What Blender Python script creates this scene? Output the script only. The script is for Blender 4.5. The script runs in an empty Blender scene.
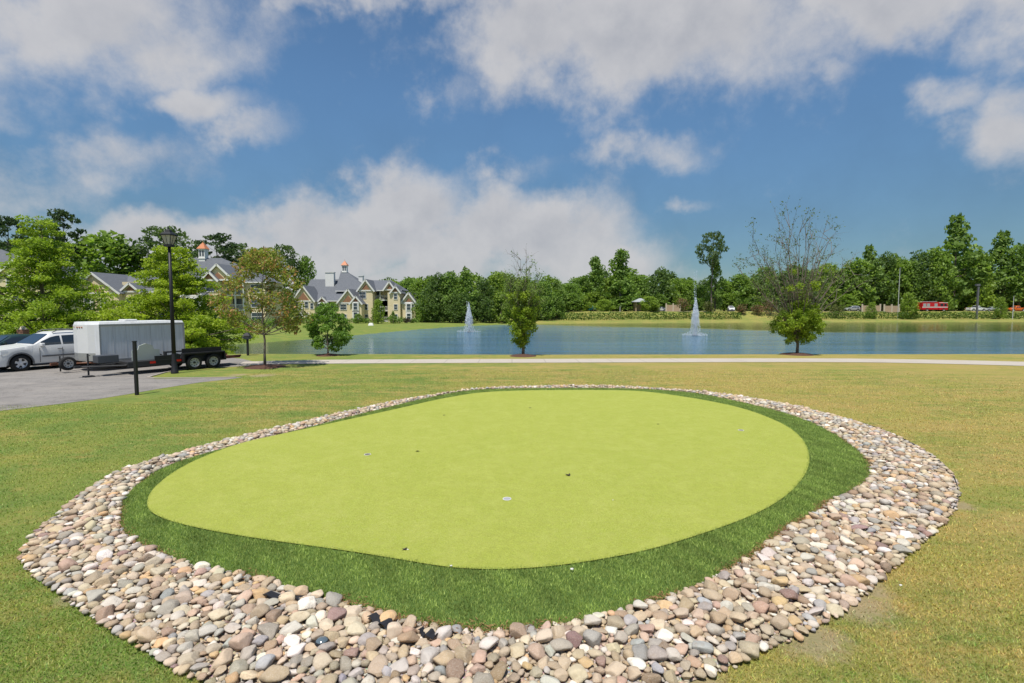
import bpy, bmesh, math, random
import numpy as np
from mathutils import Vector
rng = np.random.default_rng(7); random.seed(7)
PI = math.pi; R = math.radians
sc = bpy.context.scene
COL = sc.collection
# ------------------------------------------------------------------ camera
H = 2.9; TH = math.atan(33.5/512)
def ray(px, py):
    xc = (px-512)/512; yc = (341.5-py)/512
    return Vector((xc, math.cos(TH)+yc*math.sin(TH), -math.sin(TH)+yc*math.cos(TH)))
def G(px, py, z=0.0):
    d = ray(px, py); t = (z-H)/d.z
    return Vector((d.x*t, d.y*t, z))
def AT(px, py, Y):
    d = ray(px, py); t = Y/d.y
    return Vector((d.x*t, Y, H+d.z*t))
def proj(p):
    v = np.asarray(p, float)-np.array([0, 0, H])
    dep = v[..., 1]*math.cos(TH)-v[..., 2]*math.sin(TH)
    up = v[..., 1]*math.sin(TH)+v[..., 2]*math.cos(TH)
    return 512+512*v[..., 0]/dep, 341.5-512*up/dep, dep
cd = bpy.data.cameras.new('camera'); cam = bpy.data.objects.new('camera', cd); COL.objects.link(cam)
cd.lens = 18; cd.sensor_width = 36; cd.clip_end = 6000; cd.clip_start = .05
cam.location = (0, 0, H); cam.rotation_euler = (PI/2-TH, 0, 0); sc.camera = cam
# ------------------------------------------------------------------ node helpers
class NT:
    def __init__(s, tree): s.t = tree; s.n = tree.nodes; s.l = tree.links
    def new(s, typ, **kw):
        n = s.n.new(typ)
        for k, v in kw.items():
            if k.startswith('i_'): n.inputs[k[2:]].default_value = v
            else: setattr(n, k, v)
        return n
    def put(s, sock, v):
        if isinstance(v, bpy.types.NodeSocket): s.l.new(v, sock)
        else:
            if hasattr(sock.default_value, '__len__') and hasattr(v, '__len__') and len(sock.default_value) == 4 and len(v) == 3: v = (*v, 1)
            sock.default_value = v
    def m(s, op, a, b=0.0, c=None, clamp=False):
        n = s.n.new('ShaderNodeMath'); n.operation = op; n.use_clamp = clamp
        s.put(n.inputs[0], a); s.put(n.inputs[1], b)
        if c is not None: s.put(n.inputs[2], c)
        return n.outputs[0]
    def mix(s, f, a, b, typ='MIX'):
        n = s.n.new('ShaderNodeMix'); n.data_type = 'RGBA'; n.blend_type = typ
        s.put(n.inputs[0], f); s.put(n.inputs[6], a); s.put(n.inputs[7], b)
        return n.outputs[2]
    def noise(s, vec, scale, detail=3, rough=.55, dist=0.0, out='Fac', dims='3D'):
        n = s.n.new('ShaderNodeTexNoise'); n.noise_dimensions = dims
        if vec is not None: s.l.new(vec, n.inputs['Vector'])
        n.inputs['Scale'].default_value = scale; n.inputs['Detail'].default_value = detail
        n.inputs['Roughness'].default_value = rough; n.inputs['Distortion'].default_value = dist
        return n.outputs[out]
    def ramp(s, f, a, b, lo=0.0, hi=1.0, interp='LINEAR'):
        n = s.n.new('ShaderNodeMapRange'); n.interpolation_type = interp
        s.put(n.inputs[0], f); s.put(n.inputs[1], a); s.put(n.inputs[2], b); s.put(n.inputs[3], lo); s.put(n.inputs[4], hi)
        return n.outputs[0]
    def vscale(s, vec, sc_):
        n = s.n.new('ShaderNodeVectorMath'); n.operation = 'MULTIPLY'
        s.l.new(vec, n.inputs[0]); n.inputs[1].default_value = sc_
        return n.outputs[0]
def material(name):
    m = bpy.data.materials.new(name); m.use_nodes = True
    t = NT(m.node_tree); b = m.node_tree.nodes['Principled BSDF']
    b.inputs['Specular IOR Level'].default_value = .3
    return m, t, b
def bump(t, b, h, strength, dist):
    n = t.new('ShaderNodeBump'); n.inputs['Strength'].default_value = strength; n.inputs['Distance'].default_value = dist
    t.l.new(h, n.inputs['Height']); t.l.new(n.outputs[0], b.inputs['Normal'])
_mc = {}
def flat(name, col, rough=.6, metal=0.0, var=.12, scale=3.0, spec=.3, bumps=0.0):
    if name in _mc: return _mc[name]
    m, t, b = material(name)
    pos = t.new('ShaderNodeTexCoord').outputs['Object']
    f = t.noise(pos, scale, 4, .6)
    c = t.mix(f, tuple(x*(1-var) for x in col), tuple(min(1, x*(1+var)) for x in col))
    t.put(b.inputs['Base Color'], c); b.inputs['Roughness'].default_value = rough
    b.inputs['Metallic'].default_value = metal; b.inputs['Specular IOR Level'].default_value = spec
    if bumps: bump(t, b, t.noise(pos, scale*12, 3), bumps, .01)
    _mc[name] = m; return m
# ------------------------------------------------------------------ mesh helpers
class MB:
    def __init__(s): s.v = []; s.f = []
    def add(s, vs, fs):
        o = len(s.v); s.v.extend([tuple(v) for v in vs]); s.f.extend([tuple(i+o for i in f) for f in fs]); return s
    def box(s, x0, x1, y0, y1, z0, z1):
        return s.add([(x0,y0,z0),(x1,y0,z0),(x1,y1,z0),(x0,y1,z0),(x0,y0,z1),(x1,y0,z1),(x1,y1,z1),(x0,y1,z1)],
                     [(0,3,2,1),(4,5,6,7),(0,1,5,4),(1,2,6,5),(2,3,7,6),(3,0,4,7)])
    def frustum(s, cx, cy, z0, z1, a0, b0, a1, b1):
        return s.add([(cx-a0,cy-b0,z0),(cx+a0,cy-b0,z0),(cx+a0,cy+b0,z0),(cx-a0,cy+b0,z0),(cx-a1,cy-b1,z1),(cx+a1,cy-b1,z1),(cx+a1,cy+b1,z1),(cx-a1,cy+b1,z1)],
                     [(0,3,2,1),(4,5,6,7),(0,1,5,4),(1,2,6,5),(2,3,7,6),(3,0,4,7)])
    def tube(s, pts, rad, n=8, cap=True):
        pts = [Vector(p) for p in pts]; k = len(pts)
        if not hasattr(rad, '__len__'): rad = [rad]*k
        vs = []
        for i, p in enumerate(pts):
            d = (pts[min(i+1, k-1)]-pts[max(i-1, 0)]).normalized()
            a = d.orthogonal().normalized() if abs(d.z) < .95 else Vector((1, 0, 0)).cross(d).normalized()
            if abs(d.z) < .95:
                a = Vector((0, 0, 1)).cross(d).normalized()
            b_ = d.cross(a)
            for j in range(n):
                w = 2*PI*j/n
                vs.append(p+(a*math.cos(w)+b_*math.sin(w))*rad[i])
        fs = []
        for i in range(k-1):
            for j in range(n):
                fs.append((i*n+j, i*n+(j+1) % n, (i+1)*n+(j+1) % n, (i+1)*n+j))
        if cap: fs.append(tuple(range(n-1, -1, -1))); fs.append(tuple((k-1)*n+j for j in range(n)))
        return s.add(vs, fs)
    def lathe(s, prof, axis='z', n=24, c=(0, 0, 0)):
        vs = []; fs = []
        for r, h in prof:
            for j in range(n):
                w = 2*PI*j/n; a, b_ = r*math.cos(w), r*math.sin(w)
                vs.append((c[0]+a, c[1]+b_, c[2]+h) if axis == 'z' else (c[0]+a, c[1]+h, c[2]+b_))
        for i in range(len(prof)-1):
            for j in range(n):
                fs.append((i*n+j, i*n+(j+1) % n, (i+1)*n+(j+1) % n, (i+1)*n+j))
        return s.add(vs, fs)
    def prism(s, poly, y0, y1):     # poly in x,z, extruded along y
        n = len(poly)
        vs = [(x, y0, z) for x, z in poly]+[(x, y1, z) for x, z in poly]
        fs = [tuple(range(n)), tuple(range(2*n-1, n-1, -1))]+[(i, i+n, (i+1) % n+n, (i+1) % n) for i in range(n)]
        return s.add(vs, fs)
    def obj(s, name, mat, parent=None, smooth=False, bevel=0.0, fixn=True):
        me = bpy.data.meshes.new(name); me.from_pydata(s.v, [], s.f)
        if fixn:
            bm = bmesh.new(); bm.from_mesh(me); bmesh.ops.recalc_face_normals(bm, faces=bm.faces); bm.to_mesh(me); bm.free()
        if smooth: me.shade_smooth()
        me.materials.append(mat)
        o = bpy.data.objects.new(name, me); COL.objects.link(o)
        if parent: o.parent = parent
        if bevel:
            b = o.modifiers.new('bevel', 'BEVEL'); b.width = bevel; b.segments = 2; b.limit_method = 'ANGLE'
        return o
def npmesh(name, V, F, mat, parent=None, smooth=False, cols=None):
    me = bpy.data.meshes.new(name); V = np.asarray(V, np.float32); F = np.asarray(F, np.int32)
    k = F.shape[1]; me.vertices.add(len(V)); me.vertices.foreach_set('co', V.ravel())
    me.loops.add(F.size); me.loops.foreach_set('vertex_index', F.ravel())
    me.polygons.add(len(F)); me.polygons.foreach_set('loop_start', np.arange(0, F.size, k, dtype=np.int32))
    me.update(calc_edges=True)
    if cols is not None:
        a = me.color_attributes.new('Col', 'FLOAT_COLOR', 'POINT')
        c = np.ones((len(V), 4), np.float32); c[:, :3] = cols; a.data.foreach_set('color', c.ravel())
    if smooth: me.shade_smooth()
    me.materials.append(mat)
    o = bpy.data.objects.new(name, me); COL.objects.link(o)
    if parent: o.parent = parent
    return o
def tag(o, label, cat, group=None, kind=None):
    if kind:
        o['kind'] = kind
        if kind == 'structure': return o
    o['label'] = label; o['category'] = cat
    if group: o['group'] = group
    return o
def thing(name, label, cat, loc=(0, 0, 0), rz=0.0, group=None):
    o = bpy.data.objects.new(name, None); COL.objects.link(o); o.location = loc; o.rotation_euler = (0, 0, rz)
    o.empty_display_size = .3
    return tag(o, label, cat, group)
def dup(root, loc, rz=0.0, scale=(1, 1, 1), label=None, group=None):
    r = root.copy(); COL.objects.link(r); r.location = loc; r.rotation_euler = (0, 0, rz); r.scale = scale
    if label: r['label'] = label
    if group: r['group'] = group
    for ch in list(root.children):
        c = ch.copy(); COL.objects.link(c); c.parent = r
        for g in list(ch.children):
            d = g.copy(); COL.objects.link(d); d.parent = c
    return r
# ------------------------------------------------------------------ world
SUN_EL, SUN_AZ = 69, (-.36, -.93)          # direction (x,y) towards the sun
w = bpy.data.worlds.new('World'); sc.world = w; w.use_nodes = True
t = NT(w.node_tree); bg = w.node_tree.nodes['Background']
sky = t.new('ShaderNodeTexSky'); sky.sky_type = 'NISHITA'; sky.sun_disc = False
sky.sun_elevation = R(SUN_EL); sky.sun_rotation = math.atan2(SUN_AZ[0], SUN_AZ[1])
sky.air_density = 1.0; sky.dust_density = .3; sky.ozone_density = 2.5
SKYS = .1
tc = t.new('ShaderNodeTexCoord').outputs['Generated']
wn = t.noise(tc, 7.0, 5, .6, out='Color')
wv = t.new('ShaderNodeVectorMath'); wv.operation = 'MULTIPLY_ADD'; t.l.new(wn, wv.inputs[0]); wv.inputs[1].default_value = (.16, .16, .12)
t.l.new(tc, wv.inputs[2])
wo = t.new('ShaderNodeVectorMath'); wo.operation = 'SUBTRACT'; t.l.new(wv.outputs[0], wo.inputs[0]); wo.inputs[1].default_value = (.08, .08, .06)
sp = t.new('ShaderNodeSeparateXYZ'); t.l.new(wo.outputs[0], sp.inputs[0])
ya = t.m('MAXIMUM', t.m('ABSOLUTE', sp.outputs[1]), .12)
U = t.m('DIVIDE', sp.outputs[0], ya); Vv = t.m('DIVIDE', sp.outputs[2], ya)
blobs = [(60,15,190,75,1.25),(-60,60,130,60,1.1),(150,40,120,45,1.1),(190,95,70,26,.95),(250,122,46,24,.78),(110,165,105,34,.72),(50,190,80,34,.62),(0,205,70,36,.7),(195,200,34,12,.5),
         (180,246,150,36,1.25),(330,238,130,46,1.3),(400,215,85,50,1.35),(480,235,100,48,1.35),(570,240,75,46,1.35),(610,262,62,36,1.2),(60,262,120,40,.8),
         (640,25,205,74,1.45),(700,48,96,34,1.0),(560,55,90,38,1.1),(440,85,52,38,.74),(380,-8,150,22,.9),(930,-5,210,52,1.2),(830,72,40,20,.7),
         (515,165,50,36,.72),(655,150,80,24,.66),(1015,135,70,48,.92),(940,98,56,24,.72),(685,206,40,9,.55),(1110,40,90,60,1.0),(440,275,260,20,1.0),(700,285,90,22,.5),(1010,200,90,30,.35)]
fld = None
for (bx, by, rx, ry, amp) in blobs:
    d0 = ray(bx, by); u0, v0 = d0.x/d0.y, d0.z/d0.y
    a = t.m('MULTIPLY', t.m('SUBTRACT', U, u0), 512/rx); b = t.m('MULTIPLY', t.m('SUBTRACT', Vv, v0), 512/ry)
    g = t.m('MULTIPLY', t.m('EXPONENT', t.m('MULTIPLY', t.m('MULTIPLY_ADD', a, a, t.m('MULTIPLY', b, b)), -.9)), amp)
    fld = g if fld is None else t.m('MAXIMUM', fld, g)
fb = t.noise(tc, 7.0, 12, .60)
# clouds elsewhere in the sky (out of the picture)
back = t.m('MULTIPLY', t.ramp(t.noise(tc, 1.6, 2), .48, .62), t.ramp(sp.outputs[2], .62, .8))
fld = t.m('MAXIMUM', fld, back)
dens0 = t.m('ADD', fld, t.m('MULTIPLY', t.m('SUBTRACT', fb, .5), 2.2))
dens = t.ramp(dens0, .26, 1.12, interp='SMOOTHSTEP')
# shading: billows, brighter upper rims
ofs = t.new('ShaderNodeVectorMath'); ofs.operation = 'ADD'; t.l.new(tc, ofs.inputs[0]); ofs.inputs[1].default_value = (-.012, -.01, .03)
fb2 = t.noise(ofs.outputs[0], 7.0, 8, .56)
lit = t.ramp(t.m('SUBTRACT', fb, fb2), -.13, .13)
core = t.ramp(dens0, .7, 1.5)
sh = t.m('MULTIPLY', core, t.ramp(lit, 0, 1, .75, .25))
ccol = t.mix(t.m('MINIMUM', t.m('ADD', sh, 0.0), 1.0), (.46, .455, .465), (.27, .285, .325))
ccol = t.mix(t.m('MULTIPLY', lit, .35), ccol, (.53, .52, .52))
skyc = t.new('ShaderNodeVectorMath'); skyc.operation = 'MULTIPLY'; t.l.new(sky.outputs[0], skyc.inputs[0])
skyc.inputs[1].default_value = (.66*SKYS, .84*SKYS, .91*SKYS)
hzn = t.ramp(sp.outputs[2], .0, .40, .50, .98, 'SMOOTHSTEP'); sk2 = t.new('ShaderNodeVectorMath'); sk2.operation = 'SCALE'; t.l.new(skyc.outputs[0], sk2.inputs[0]); t.l.new(hzn, sk2.inputs['Scale'])
fin = t.mix(t.m('MULTIPLY', dens, .90), sk2.outputs[0], ccol)
# background strength stays in the sky's own range: colours are divided by it
dv = t.new('ShaderNodeVectorMath'); dv.operation = 'SCALE'; t.l.new(fin, dv.inputs[0]); dv.inputs['Scale'].default_value = 1/SKYS
t.l.new(dv.outputs[0], bg.inputs['Color']); bg.inputs['Strength'].default_value = SKYS
w.cycles.sampling_method = 'MANUAL'; w.cycles.sample_map_resolution = 512
sd = bpy.data.lights.new('sun', 'SUN'); so = bpy.data.objects.new('sun', sd); COL.objects.link(so)
sd.energy = 4.2; sd.angle = R(.6); sd.color = (1, .955, .88)
el = R(SUN_EL); hz = Vector((*SUN_AZ, 0)).normalized()
so.rotation_euler = (hz*math.cos(el)+Vector((0, 0, math.sin(el)))).to_track_quat('Z', 'Y').to_euler()
sc.view_settings.view_transform = 'Standard'; sc.view_settings.look = 'None'; sc.view_settings.exposure = .36
sc.cycles.use_denoising = True; sc.cycles.max_bounces = 6; sc.cycles.transparent_max_bounces = 12
# ------------------------------------------------------------------ outlines
def closed(pts, z, n=720):
    P = np.array([list(G(x, y, z))[:2] for x, y in pts]); N = len(P); out = []
    for i in range(N):
        p0, p1, p2, p3 = P[i-1], P[i], P[(i+1) % N], P[(i+2) % N]
        for u in np.linspace(0, 1, 14, endpoint=False):
            out.append(.5*((2*p1)+(-p0+p2)*u+(2*p0-5*p1+4*p2-p3)*u*u+(-p0+3*p1-3*p2+p3)*u**3))
    return np.array(out)
CEN = np.array([.4, 10.5])
NA = 360; ANG = np.linspace(-PI, PI, NA, endpoint=False)
def polar(pts):
    d = pts-CEN; a = np.arctan2(d[:, 1], d[:, 0]); r = np.hypot(d[:, 0], d[:, 1]); o = np.argsort(a)
    return np.interp(ANG, a[o], r[o], period=2*PI)
def smooth(r, k):
    ker = np.hanning(2*k+3)[1:-1]; ker /= ker.sum()
    return np.convolve(np.concatenate([r[-k:], r, r[:k]]), ker, 'valid')
green_px = [(147,505),(152,490),(175,471),(205,456),(245,442),(300,430),(350,419),(400,408),(440,399),(480,392.5),(520,390.5),(560,390),(600,390),(640,391),(680,396),(715,402),(745,409),(770,418),(790,428),(803,440),(809,455),(807,470),(795,487),(775,503),(745,518),(700,534),(650,549),(600,559),(550,566),(500,569),(450,567),(400,559),(350,551),(300,544),(250,537),(200,528),(165,519),(150,511)]
fringe_px = [(121,512),(125,497),(148,477),(170,465),(210,453),(260,441.5),(300,430.5),(350,417),(400,404.5),(430,397.5),(470,390.5),(520,388.5),(600,388.3),(650,389.5),(690,392.5),(712,396),(762,407),(797,417),(827,430),(857,450),(871,470),(864,484),(832,499),(807,517),(777,535),(762,549),(737,563),(712,577),(677,592),(637,605),(587,616),(542,625),(512,629),(475,629),(425,624),(360,606),(300,588),(240,573),(200,565),(180,558),(150,548),(131,537),(121,526)]
stone_px = [(24,552),(30,545),(48,526),(75,502),(100,484),(125,471),(165,458),(210,446),(260,433),(300,424),(350,412),(400,401.5),(450,394),(500,388.5),(560,387),(612,387.2),(662,390),(712,394),(762,401),(812,411),(862,425),(892,436),(922,452),(947,472),(956,492),(952,510),(937,527),(912,550),(887,572),(862,594),(842,610),(802,635),(752,655),(732,666),(687,684),(600,708),(500,722),(400,722),(300,708),(205,683),(165,660),(125,636),(100,620),(50,585),(26,566)]
rG = smooth(polar(closed(green_px, .10)), 3)
rF = np.maximum(smooth(polar(closed(fringe_px, .04)), 3), rG+.06)
rS = np.maximum(smooth(polar(closed(stone_px, .0)), 3), rF+.14)
def rad(arr, a): return np.interp(a, ANG, arr, period=2*PI)
def xy(a, r): return CEN[0]+np.cos(a)*r, CEN[1]+np.sin(a)*r
# ------------------------------------------------------------------ pond + terrain
WZ = -1.2
far_px = [(120,349.5),(187,346.5),(230,345),(265,342.5),(300,340),(340,337),(380,333),(420,329.4),(460,326.6),(500,324.8),(560,323.6),(640,322.9),(760,322.4),(900,322),(1024,321.8),(1150,321.6)]
pond = [tuple(G(x, y, WZ))[:2] for x, y in far_px]
pond += [(215, 120), (190, 70), (130, 46), (80, 40), (40, 38.5), (0, 38), (-18, 38.6), (-27, 41), (-36, 45), (-43, 49)]
pond = np.array(pond)
def sdist(X, Y, poly):
    """signed distance to a closed polygon, negative inside"""
    d2 = np.full(X.shape, 1e18); ins = np.zeros(X.shape, bool); n = len(poly)
    for i in range(n):
        ax, ay = poly[i]; bx, by = poly[(i+1) % n]; ex, ey = bx-ax, by-ay
        tt = np.clip(((X-ax)*ex+(Y-ay)*ey)/(ex*ex+ey*ey+1e-12), 0, 1)
        d2 = np.minimum(d2, (X-ax-tt*ex)**2+(Y-ay-tt*ey)**2)
        c = (ay > Y) != (by > Y)
        with np.errstate(divide='ignore', invalid='ignore'): xi = ax+(Y-ay)*ex/(ey if ey else 1e-12)
        ins ^= c & (X < xi)
    d = np.sqrt(d2); return np.where(ins, -d, d)
def sst(x, a, b): u = np.clip((x-a)/(b-a), 0, 1); return u*u*(3-2*u)
def height(X, Y):
    X = np.asarray(X, float); Y = np.asarray(Y, float)
    d = sdist(X, Y, pond)
    near = 1-sst(Y, 42, 58)
    right = sst(X, -6, 10)*sst(Y, 100, 130)
    plat = near*0+(1-near)*(-.72)
    bank = WZ+(plat-WZ)*sst(d, -.3, 6.5)
    # far side: bank, hedge shelf, road shelf
    farb = WZ+.62*sst(d, -.3, 5)+2.38*sst(d, 8.6, 17)
    z = bank*(1-right)+farb*right
    ins = WZ-1.3*sst(-d, -.3, 5)
    z = np.where(d < 0, np.minimum(ins, WZ+.05), z)
    wob = .06*np.sin(X*.31+1.3*np.sin(Y*.17))*np.sin(Y*.23+X*.05)
    return z+wob*sst(Y, 33, 40)*(d > .5)
def hz_(x, y): return float(height(np.array([x]), np.array([y]))[0])
def axis(lo, hi, step, ends):
    a = list(np.arange(lo, hi+1e-6, step)); s = step
    while a[-1] < ends[1]: s *= 1.35; a.append(a[-1]+s)
    s = step
    while a[0] > ends[0]: s *= 1.35; a.insert(0, a[0]-s)
    return np.array(a)
gx = axis(-75, 175, 1.0, (-2500, 2500)); gy = axis(26, 182, .8, (-300, 4000))
GX, GY = np.meshgrid(gx, gy); GZ = height(GX, GY)
GZ[GY < 31] = 0
Vg = np.stack([GX.ravel(), GY.ravel(), GZ.ravel()], 1); nx = len(gx); ny = len(gy)
I = (np.arange(ny-1)[:, None]*nx+np.arange(nx-1)[None]).ravel()
Fg = np.stack([I, I+1, I+1+nx, I+nx], 1)
DIRTP = [(845, 600, .42), (866, 588, .25), (806, 636, .36), (958, 505, .22), (690, 683, .3), (262, 375.5, .55), (238, 375, .4), (80, 596, .2), (905, 470, .2)]
def lawn_colour(t):
    pos = t.new('ShaderNodeNewGeometry').outputs['Position']
    big = t.noise(pos, .16, 4, .6)
    streak = t.noise(t.vscale(pos, (.30, 1.7, 1)), 1.0, 5, .62, .6)
    mid = t.noise(pos, 1.7, 6, .7)
    fine = t.noise(pos, 38, 3, .7)
    sx = t.new('ShaderNodeSeparateXYZ'); t.l.new(pos, sx.inputs[0])
    f = t.m('ADD', t.m('MULTIPLY', big, .9), t.m('MULTIPLY', streak, 1.1)); f = t.m('ADD', f, t.m('MULTIPLY', mid, 1.0))
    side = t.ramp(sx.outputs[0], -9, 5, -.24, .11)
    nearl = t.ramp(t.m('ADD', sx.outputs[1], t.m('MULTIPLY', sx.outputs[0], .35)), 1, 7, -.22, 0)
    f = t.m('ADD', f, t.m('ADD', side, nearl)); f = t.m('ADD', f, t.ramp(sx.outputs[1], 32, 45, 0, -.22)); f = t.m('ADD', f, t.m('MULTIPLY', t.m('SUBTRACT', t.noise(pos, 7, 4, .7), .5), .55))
    f = t.ramp(f, 1.22, 1.66)
    c = t.mix(f, (.095, .19, .022), (.385, .285, .085))
    c = t.mix(t.ramp(t.noise(pos, .7, 3), .4, .65, 0, .5), c, (.265, .275, .040))
    c = t.mix(t.ramp(fine, .38, .72, 0, .6), c, (.40, .325, .155))
    c = t.mix(t.ramp(t.noise(pos, 90, 2, .7), .42, .6, .30, 0), c, (.07, .095, .022))
    dm = None; dn = t.m('MULTIPLY', t.m('SUBTRACT', t.noise(pos, 5, 4, .7), .5), 1.6)
    for px, py, a in DIRTP:
        p = G(px, py); v = t.new('ShaderNodeVectorMath'); v.operation = 'DISTANCE'; t.l.new(pos, v.inputs[0]); v.inputs[1].default_value = tuple(p)
        g = t.ramp(t.m('ADD', t.m('DIVIDE', v.outputs['Value'], a), dn), .55, 1.15, 1, 0)
        dm = g if dm is None else t.m('MAXIMUM', dm, g)
    c = t.mix(t.m('MULTIPLY', dm, .62), c, t.mix(fine, (.24, .18, .115), (.42, .33, .22)))
    return c, pos, fine
m_lawn, t, b = material('lawn'); c, pos, fine = lawn_colour(t)
t.put(b.inputs['Base Color'], c); b.inputs['Roughness'].default_value = .95; b.inputs['Specular IOR Level'].default_value = .1
bump(t, b, t.m('ADD', t.noise(pos, 45, 4, .8), t.m('MULTIPLY', t.noise(pos, 6, 3), 2.0)), .7, .03)
o = npmesh('ground', Vg, Fg, m_lawn, smooth=True); tag(o, '', '', kind='structure')
# water
m_wat, t, b = material('water')
pos = t.new('ShaderNodeNewGeometry').outputs['Position']; s_ = t.new('ShaderNodeSeparateXYZ'); t.l.new(pos, s_.inputs[0])
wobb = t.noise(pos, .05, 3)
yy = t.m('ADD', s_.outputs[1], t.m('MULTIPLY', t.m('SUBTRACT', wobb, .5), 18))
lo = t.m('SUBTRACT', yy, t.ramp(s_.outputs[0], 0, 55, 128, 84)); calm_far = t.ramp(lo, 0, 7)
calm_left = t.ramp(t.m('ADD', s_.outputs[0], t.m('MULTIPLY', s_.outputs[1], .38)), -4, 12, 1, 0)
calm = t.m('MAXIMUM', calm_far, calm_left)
st = t.noise(t.vscale(pos, (.03, .25, 1)), 1.0, 3)
amp = t.m('MULTIPLY', t.ramp(calm, 0, 1, 1.0, .08), t.ramp(st, .35, .65, .75, 1.15))
b.inputs['Base Color'].default_value = (0, 0, 0, 1); rip = t.m('ADD', t.noise(t.vscale(pos, (1.1, 2.2, 1)), 1.3, 4, .62), t.m('MULTIPLY', t.noise(t.vscale(pos, (.25, .6, 1)), 1.0, 2), 1.5))
bn = t.new('ShaderNodeBump'); t.l.new(t.m('MULTIPLY', rip, amp), bn.inputs['Height']); bn.inputs['Strength'].default_value = 1.0; bn.inputs['Distance'].default_value = .26
t.l.new(bn.outputs[0], b.inputs['Normal'])
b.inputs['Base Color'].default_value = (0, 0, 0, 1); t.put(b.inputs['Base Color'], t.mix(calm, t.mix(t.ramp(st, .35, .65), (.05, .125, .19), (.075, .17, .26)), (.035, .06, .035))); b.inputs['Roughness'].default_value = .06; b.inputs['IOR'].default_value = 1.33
b.inputs['Specular IOR Level'].default_value = .5
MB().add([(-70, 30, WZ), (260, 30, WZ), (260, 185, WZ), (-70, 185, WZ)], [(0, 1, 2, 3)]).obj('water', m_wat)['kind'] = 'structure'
# ------------------------------------------------------------------ sheets
def sheet(name, pts, z, mat):
    bm = bmesh.new(); vs = [bm.verts.new((x, y, z)) for x, y in pts]; f = bm.faces.new(vs)
    if f.normal.z < 0: f.normal_flip()
    bm.normal_update()
    bmesh.ops.triangulate(bm, faces=bm.faces[:]); bmesh.ops.recalc_face_normals(bm, faces=bm.faces)
    me = bpy.data.meshes.new(name); bm.to_mesh(me); bm.free(); me.materials.append(mat)
    o = bpy.data.objects.new(name, me); COL.objects.link(o); o['kind'] = 'structure'; return o
m_asp, t, b = material('asphalt')
pos = t.new('ShaderNodeNewGeometry').outputs['Position']
c = t.mix(t.noise(pos, .35, 5, .6), (.165, .15, .135), (.27, .25, .23))
c = t.mix(t.ramp(t.noise(pos, 60, 2, .8), .5, .7, 0, .5), c, (.30, .28, .26))
crk = t.ramp(t.noise(pos, 1.1, 6, .7, .4), .495, .503); crk2 = t.ramp(t.noise(pos, 1.1, 6, .7, .4), .503, .511, 1, 0)
c = t.mix(t.m('MULTIPLY', t.m('MULTIPLY', crk, crk2), .8), c, (.07, .065, .06))
c = t.mix(t.ramp(t.noise(pos, .9, 4, .7), .52, .72, 0, .65), c, (.105, .095, .088)); c = t.mix(t.ramp(t.noise(t.vscale(pos, (.5, 3.0, 1)), .8, 4, .6), .5, .68, 0, .4), c, (.34, .30, .26))
t.put(b.inputs['Base Color'], c); b.inputs['Roughness'].default_value = .9; bump(t, b, t.noise(pos, 80, 3), .4, .01)
m_conc, t, b = material('concrete')
pos = t.new('ShaderNodeNewGeometry').outputs['Position']
c = t.mix(t.noise(pos, 1.2, 5, .65), (.37, .325, .27), (.51, .455, .39))
sx = t.new('ShaderNodeSeparateXYZ'); t.l.new(pos, sx.inputs[0])
jt = t.m('PINGPONG', sx.outputs[0], .9); c = t.mix(t.ramp(t.noise(pos, .6, 5, .7), .5, .7, 0, .4), c, (.34, .29, .23)); c = t.mix(t.ramp(jt, .0, .03, .7, 0), c, (.2, .18, .15))
t.put(b.inputs['Base Color'], c); b.inputs['Roughness'].default_value = .9; bump(t, b, t.noise(pos, 50, 3), .3, .01)
def g2(px, py): return tuple(G(px, py, 0))[:2]
isl_up = [g2(148, 377), g2(165, 372.5), g2(185, 369), (-13.2, 25.5)]
lot = [(-70, 13.0), (-26, 14.2), g2(0, 411), g2(60, 404), g2(99, 399), g2(130, 394), g2(158, 389), g2(200, 382.5), g2(235, 378.6), g2(243, 377.2), g2(225, 377.2), g2(190, 378.6), g2(155, 379.2), g2(148, 378)] \
      + isl_up[1:] + [(-13.6, 27.2), (-15.5, 29.2), (-19.5, 31.5), (-24, 32.5), (-70, 33)]
sheet('parking_lot', lot, .006, m_asp)
pc = [(-14.2, 26.6, 1.35), (-11, 27.4, 1.5), (-6, 27.75, 1.5), (0, 27.95, 1.5), (8, 28.2, 1.5), (16, 28.3, 1.5), (21, 27.9, 1.6), (27, 26.3, 1.9), (36, 22.5, 2.1), (60, 12, 2.1)]
def ribbon(cl, n=8):
    L = []; Rr = []; P = [Vector(p[:2]) for p in cl]; out = []
    for i in range(len(P)-1):
        p0 = P[max(i-1, 0)]; p1 = P[i]; p2 = P[i+1]; p3 = P[min(i+2, len(P)-1)]
        for k in range(n):
            u = k/n; out.append((.5*((2*p1)+(-p0+p2)*u+(2*p0-5*p1+4*p2-p3)*u*u+(-p0+3*p1-3*p2+p3)*u**3), cl[i][2]*(1-u)+cl[i+1][2]*u))
    out.append((P[-1], cl[-1][2]))
    for i, (p, w_) in enumerate(out):
        d = (out[min(i+1, len(out)-1)][0]-out[max(i-1, 0)][0]).normalized(); nrm = Vector((-d.y, d.x))
        L.append(tuple(p+nrm*w_*.5*1.35)); Rr.append(tuple(p-nrm*w_*.5*1.35))
    return L+Rr[::-1]
sheet('path', ribbon(pc), .014, m_conc)
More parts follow.
